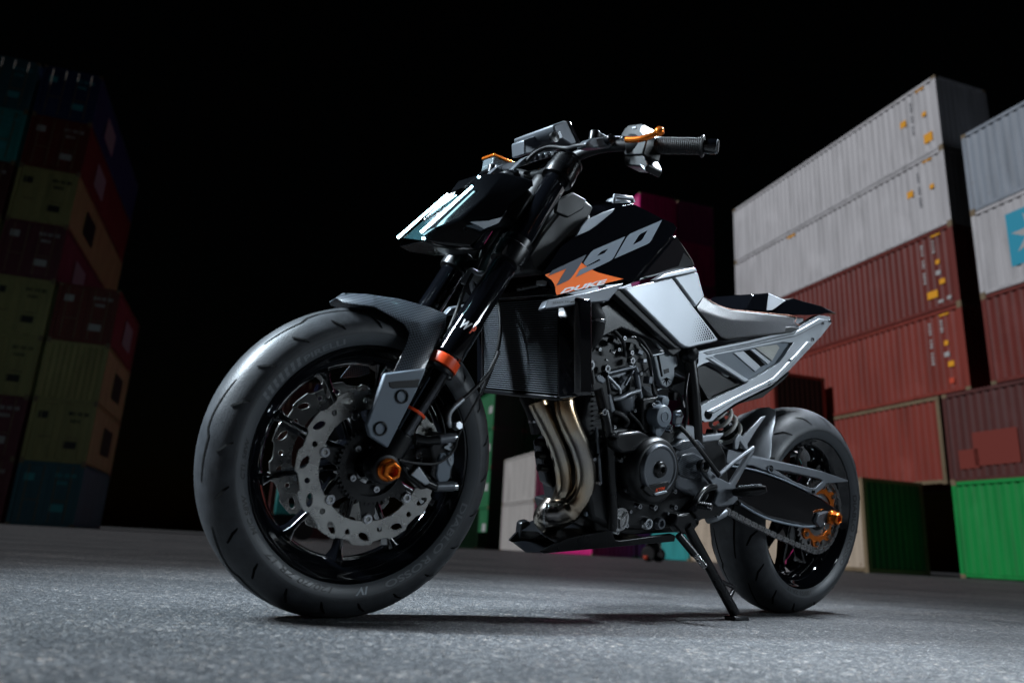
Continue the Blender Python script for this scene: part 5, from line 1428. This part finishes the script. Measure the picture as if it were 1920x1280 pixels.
MB().plate([o3, [(.064 * math.cos(k * math.pi / 14), .064 * math.sin(k * math.pi / 14)) for k in range(28)]], .004, lambda u, v, h: Vector((RA.x - u, YS + .0078 - h, RA.z + v))).build('sprocket_plate', 'orange_anodised', rwh, .0008)
for i in range(8): bolt(wheel_pt(RA, .084, 2 * math.pi * i / 8, YS + .008), .0075, rwh, (0, 1, 0), .005)
MB().lathe([(.030, 0), (.046, .002), (.050, -.01), (.052, -.06), (.045, -.07)], RA + Vector((0, YS, 0)), n=40).build('sprocket_carrier', 'satin_black', rwh, smooth=40)
# chain path round both sprockets
FS = Vector((.668, 0, .402)); rf = PIT / (2 * math.sin(math.pi / 16)); rr = RS
d = FS - RA; D = math.hypot(d.x, d.z); th = math.atan2(d.z, d.x); be = math.asin((rr - rf) / D)
up_a = th + math.pi / 2 + 0 - be * -1 - 2 * be; lo_a = -(up_a - th) + th
up_a = th + (math.pi / 2 - be); lo_a = th - (math.pi / 2 - be)
def cp(c, r, a): return Vector((c.x + r * math.cos(a), YS, c.z + r * math.sin(a)))
path = [cp(FS, rf, up_a), cp(RA, rr, up_a)]
n = 40; a0, a1 = up_a, lo_a + 2 * math.pi
path += [cp(RA, rr, a0 + (a1 - a0) * k / n) for k in range(1, n + 1)]
lowA, lowB = path[-1], cp(FS, rf, lo_a)
path += [lowA.lerp(lowB, k / 10) - Vector((0, 0, .012 * math.sin(math.pi * k / 10))) for k in range(1, 10)] + [lowB]
a0, a1 = lo_a, up_a
path += [cp(FS, rf, a0 + (a1 - a0) * k / 12) for k in range(1, 13)]
seg = [(path[i + 1] - path[i]).length for i in range(len(path) - 1)]; tot = sum(seg)
NL = round(tot / PIT / 2) * 2; step = tot / NL
def along(s):
    s %= tot
    for i, l in enumerate(seg):
        if s <= l: return path[i].lerp(path[i + 1], s / l)
        s -= l
    return path[-1]
def link_mesh(inner):
    o2 = []
    R, wst = .0072, .0050
    for sgn, c0 in ((1, PIT / 2), (-1, -PIT / 2)):
        for k in range(9):
            a = -math.pi / 2 * 1.25 + k * math.pi * 1.25 / 8
            o2.append((c0 + sgn * R * math.cos(a), sgn * R * math.sin(a)))
    mb = MB(); yy = (.0052, .0076) if inner else (.0082, .0106)
    for s in (1, -1):
        mb.plate([o2], (yy[1] - yy[0]), lambda u, v, h: Vector((u, s * (yy[0] + h), v)))
    for c0 in (PIT / 2, -PIT / 2):
        if inner: mb.cyl((c0, -.0052, 0), (c0, .0052, 0), .0050, n=8)
        else: mb.cyl((c0, -.0118, 0), (c0, .0118, 0), .0026, n=8)
    o = mb.build('link', 'steel', None, smooth=30); me = o.data; bpy.data.objects.remove(o); return me
LM = [link_mesh(True), link_mesh(False)]
chain = MB().lathe([(.010, -.004), (rf - .005, -.004), (rf + .003, 0), (rf - .005, .004), (.010, .004)], FS + Vector((0, YS, 0)), n=32).build('chain', 'steel', bike)
for i in range(NL):
    a, b = along(i * step), along((i + 1) * step)
    o = bpy.data.objects.new('link', LM[i % 2]); COL.objects.link(o); o.parent = chain
    o.location = (a + b) / 2; dd_ = b - a; o.rotation_euler = (0, -math.atan2(dd_.z, dd_.x), 0)
# swing arm
SWP = plane_px((1362, 874, .120), (1437, 970, .128), (1570, 965, .132))
sw = plane_plate('swing_arm', [[(1330, 862), (1362, 872), (1419, 880), (1475, 900), (1541, 932), (1572, 955), (1583, 972), (1568, 984), (1519, 988), (1437, 971), (1387, 942), (1362, 925), (1335, 920)]], .045, 'gloss_black', SWP, bevel=.008, mirror=True, seg=3)
rod('swing_arm_edge', [(1388, 944, .126), (1437, 971, .130), (1500, 986, .133), (1528, 986, .134)], .0032, 'slate_paint', sw, 8)
rod('swing_arm_edge', [(1362, 872, .122), (1419, 882, .126), (1475, 902, .130), (1541, 933, .134)], .0024, 'slate_paint', sw, 8)
MB().box(Vector((.47, 0, .395)), (.10, .22, .06)).build('swing_arm_bridge', 'gloss_black', sw, .01)
slab('axle_adjuster', [(1530, 978), (1536, 962), (1552, 958), (1566, 966), (1560, 984), (1538, 988)], .140, .012, 'dark_alu', sw, .003)
slab('adjuster_plate', [(1546, 982), (1553, 978), (1556, 990), (1549, 994)], .143, .004, 'steel', sw, .001)
MB().cyl(RA + Vector((0, -.15, 0)), RA + Vector((0, .150, 0)), .0125).build('rear_axle', 'steel', bike)
nut = MB().lathe([(.0195, .0), (.0215, .002), (.0215, .009), (.018, .012)], RA + Vector((0, .142, 0)), n=28)
nut.lathe([(.0185, .011), (.0185, .026), (.0165, .0285), (.0115, .0285), (.010, .011)], RA + Vector((0, .142, 0)), n=6)
nut.build('axle_nut', 'orange_anodised', bike, .001, smooth=25)
# chain guard
GP = plane_px((1372, 845, .118), (1541, 884, .128), (1522, 925, .136))
cg = plane_plate('chain_guard', [[(1362, 858), (1366, 842), (1392, 852), (1412, 857), (1475, 870), (1541, 883), (1591, 900), (1590, 903), (1551, 906), (1545, 914), (1530, 926), (1521, 926), (1512, 918), (1462, 893), (1410, 872), (1362, 868)],
    [(1455, 881), (1480, 884), (1536, 897), (1543, 901), (1530, 914), (1520, 914), (1490, 902)]], .010, 'dark_alu', GP, bevel=.0025, mirror=False)
MB().poly_prism([GP.at(1366, 842), GP.at(1412, 857), GP.at(1541, 883), GP.at(1590, 900), GP.at(1588, 901) + Vector((0, -.05, 0)), GP.at(1412, 857) + Vector((0, -.05, .004)), GP.at(1366, 842) + Vector((0, -.05, .004))], (0, 0, -.004)).build('guard_top', 'dark_alu', cg, .001)
bolt(GP.at(1443, 878, .002), .010, cg, GP.n, .006, 'chrome'); bolt(GP.at(1525, 921, .002), .005, cg, GP.n, .003, 'satin_black')
# rear hugger over the tyre
hgv = []
mb = MB(); rows = []; m_ = 7
for j, t in enumerate((-1, -.85, -.6, -.3, 0, .3, .6, .85, 1)):
    row = []
    a_end = 29 + 33 * abs(t) ** 2.2
    for i in range(m_):
        f = i / (m_ - 1); a = rad(78 + (a_end - 78) * f); y = t * .104
        r = .331 + .006 * (1 - t * t) - .020 * max(0, abs(t) - .8) / .2 + .022 * (1 - f) * (1 - abs(t))
        row.append(Vector((RA.x + math.sin(a) * r, y, RA.z + math.cos(a) * r)))
    rows.append(row)
vs = [v for r in rows for v in r]
mb.add(vs, [[j * m_ + i, j * m_ + i + 1, (j + 1) * m_ + i + 1, (j + 1) * m_ + i] for j in range(8) for i in range(m_ - 1)])
hg = mb.build('rear_hugger', 'cast_grey', bike, .003, smooth=30); q_ = hg.modifiers.new('thick', 'SOLIDIFY'); q_.thickness = .004
hg.modifiers.move(1, 0)
slab('hugger_strut', [(1378, 826), (1386, 813), (1393, 818), (1404, 840), (1398, 842), (1388, 826), (1384, 842), (1378, 842)], .118, .008, 'cast_grey', hg, .002)
slab('hugger_facet', [(1389, 822), (1428, 782), (1437, 779), (1418, 806), (1402, 832), (1404, 846), (1396, 840)], .108, .006, 'silver_paint', hg, .002)
# shock absorber
sa, sb = Q(1300, 700, .03), Q(1385, 838, .03)
ax = (sb - sa).normalized()
shock = MB().tube([sa, sa.lerp(sb, .45)], .022, 20)
shock.tube([sa.lerp(sb, .45), sb], .010, 16)
sk = shock.build('shock_absorber', 'satin_black', bike)
u1 = ax.orthogonal().normalized(); u2 = ax.cross(u1); pts = []
for k in range(6 * 18 + 1):
    t = k / (6 * 18); a = t * 6 * 2 * math.pi
    pts.append(sa.lerp(sb, .20 + .62 * t) + (u1 * math.cos(a) + u2 * math.sin(a)) * .034)
MB().tube(pts, .0058, 8).build('spring', 'spring_white', sk, smooth=60)
MB().tube([sa.lerp(sb, .82), sa.lerp(sb, .90)], [.040, .036], 24).build('spring_seat', 'satin_black', sk, .001)
slab('shock_mount', [(1372, 808), (1392, 818), (1404, 838), (1392, 845), (1368, 828)], .045, .09, 'satin_black', bike, .004)
slab('linkage', [(1340, 862), (1362, 842), (1400, 848), (1412, 862), (1375, 878), (1345, 876)], .105, .21, 'dark_alu', bike, .005)
bolt(Q(1383, 820, .06), .008, bike, (0, 1, 0), .006, 'chrome')

# ------------------------------------------------------------------ foot rests, gear lever, side stand
HP = plane_px((1323, 872, .175), (1418, 840, .185), (1372, 925, .19))
def z7(pts): return [(1200 + x / 3.2, 780 + y / 3.2) for x, y in pts]
hb_ = plane_plate('footrest_bracket', [z7([(375, 260), (410, 262), (428, 290), (426, 325), (470, 365), (545, 402), (660, 215), (672, 182), (690, 180), (695, 195), (676, 235), (575, 420), (590, 500), (560, 530), (470, 545), (445, 520), (470, 455), (430, 400), (385, 345), (362, 320), (362, 285)]), z7(circ(390, 298, 17, 22, 14))], .012, 'dark_alu', HP, bevel=.003, mirror=False)
rod('heel_guard', [(1200 + 466 / 3.2, 780 + 360 / 3.2, .190), (1200 + 560 / 3.2, 780 + 275 / 3.2, .190), (1200 + 680 / 3.2, 780 + 188 / 3.2, .188)], .0052, 'dark_alu', hb_, 10, False)
MB().lathe([(.009, -.008), (.016, -.010), (.017, .004), (.013, .006), (.0095, .004)], Q(1320, 873, .186), (0, 1, 0), 28, closed=True).build('bracket_ring', 'satin_black', hb_)
pg = MB().tube([Q(1378, 922, .195), Q(1390, 922, .215), Q(1425, 918, .255), Q(1437, 916, .268)], [.010, .0125, .012, .008], 16).build('footpeg', 'satin_black', bike)
for k in range(7):
    t = k / 6; a = Q(1388, 913, .212).lerp(Q(1424, 910, .256), t)
    MB().box(a + Vector((0, 0, .001)), (.016, .0022, .005)).build('peg_tooth', 'cast_grey', pg, .0005)
rod('gear_lever', [(1340, 912, .19), (1328, 914, .195), (1316, 922, .20), (1306, 938, .205), (1303, 948, .205)], .0085, 'satin_black', bike, 14)
gl = MB().lathe([(.008, 0), (.0095, .002)] + [q for k in range(6) for q in ((.0095, .004 + k * .005), (.0085, .0055 + k * .005), (.0085, .0075 + k * .005), (.0095, .009 + k * .005))] + [(.008, .037)], Q(1306, 946, .205), Q(1330, 950, .235) - Q(1306, 946, .205), 18).build('lever_toe_peg', 'rubber', bike)
bolt(Q(1331, 950, .237), .0075, gl, Q(1330, 950, .235) - Q(1306, 946, .205), .004, 'chrome')
slab('pillion_hanger', [(1335, 905), (1362, 920), (1372, 945), (1350, 968), (1310, 975), (1300, 960), (1322, 935)], .165, .03, 'satin_black', bike, .005)
MB().tube([Q(1325, 970, .10), Q(1340, 966, .12), Q(1355, 958, .12)], .016, 16).build('shift_shaft', 'cast_grey', bike)
# side stand: foot on the asphalt
def GROUND(px, py, h=0.0):
    p = ATZ(px, py, h); return BMI @ (p - BIKE_T)
foot = GROUND(1376, 1157, .006)
piv = Q(1287, 985, .150)
leg_top = piv; leg_bot = foot + Vector((0, 0, .012))
ss = MB().tube([leg_top, leg_top.lerp(leg_bot, .5), leg_bot], [.0135, .0125, .0135], 18).build('side_stand', 'satin_black', bike, smooth=50)
fx = (leg_bot - leg_top).normalized()
rotw = Matrix.Rotation(LEAN, 3, 'X')
MB().box(foot + Vector((-.006, .004, .0)), (.058, .034, .011), rotw).build('stand_foot', 'satin_black', ss, .003)
e1, e2, e3 = leg_top.lerp(leg_bot, .60), Q(1376, 1104, foot.y * .86), leg_top.lerp(leg_bot, .86)
MB().tube([e1, e2 + Vector((-.004, .0, .004)), e2, e3], .0055, 10).build('stand_loop', 'satin_black', ss)
slab('stand_bracket', [(1270, 965), (1300, 960), (1308, 985), (1296, 1004), (1278, 1000), (1266, 985)], .155, .03, 'satin_black', bike, .004)
s1, s2 = Q(1272, 1002, .165), Q(1322, 1062, .20)
MB().tube([s1, s1.lerp(s2, .6)], .010, 12).build('stand_arm', 'satin_black', bike)
pts = []; axs = (s2 - s1).normalized(); u1 = axs.orthogonal().normalized(); u2 = axs.cross(u1)
for k in range(9 * 10 + 1):
    t = k / 90; a = t * 9 * 2 * math.pi; pts.append(s1.lerp(s2, .58 + .42 * t) + (u1 * math.cos(a) + u2 * math.sin(a)) * .0065)
MB().tube(pts, .0018, 6).build('stand_spring', 'steel', bike, smooth=60)

# ------------------------------------------------------------------ small things in the shade of the engine
for pts, r, mt in (([(1128, 600, .10), (1150, 618, .11), (1168, 640, .115), (1172, 668, .115)], .005, 'rubber'), ([(1140, 590, .09), (1175, 612, .10), (1205, 640, .105), (1222, 668, .105)], .0042, 'rubber'),
                   ([(1200, 645, .11), (1215, 665, .115), (1222, 700, .115), (1226, 738, .13), (1240, 745, .14)], .0038, 'satin_black'), ([(1255, 728, .11), (1275, 742, .13), (1282, 765, .15)], .0045, 'rubber'),
                   ([(1100, 660, .13), (1108, 690, .14), (1112, 720, .145)], .006, 'rubber'), ([(1180, 775, .13), (1195, 790, .14), (1205, 806, .15)], .005, 'rubber'),
                   ([(1290, 700, .13), (1285, 740, .14), (1288, 780, .14), (1280, 810, .14)], .0042, 'satin_black'), ([(1118, 800, .125), (1122, 850, .13), (1126, 905, .13)], .004, 'dark_alu')):
    rod('hose', pts, r, mt, bike, 10)
for a_, b_, w_, h_, mt in ((1196, 660, .018, .012, 'dark_alu'), (1204, 676, .014, .010, 'cast_grey'), (1178, 650, .012, .02, 'satin_black'), (1150, 640, .022, .010, 'satin_black'), (1262, 742, .016, .02, 'satin_black'), (1215, 712, .014, .018, 'dark_alu'),
                           (1104, 705, .014, .016, 'dark_alu'), (1128, 742, .010, .020, 'satin_black'), (1188, 796, .02, .012, 'dark_alu'), (1292, 812, .016, .012, 'cast_grey')):
    MB().box(Q(a_, b_, .118), (w_, .02, h_), Matrix.Rotation(rad(a_ * 7 % 40 - 20), 3, 'Y')).build('bracket', mt, bike, .002)
for a_, b_ in ((1122, 655), (1158, 655), (1200, 700), (1188, 770), (1212, 770), (1150, 800), (1295, 850), (1345, 830), (1112, 860), (1122, 905), (1180, 958), (1250, 962), (1300, 905)):
    bolt(Q(a_, b_, .130), .0042, bike, (0, 1, 0), .006)
for k in range(9):                             # cylinder fins
    slab('cylinder_fin', [(1112, 742 + k * 9), (1146, 736 + k * 9), (1146, 739 + k * 9), (1112, 745 + k * 9)], .100, .10, 'cast_black', cylb, .0008)
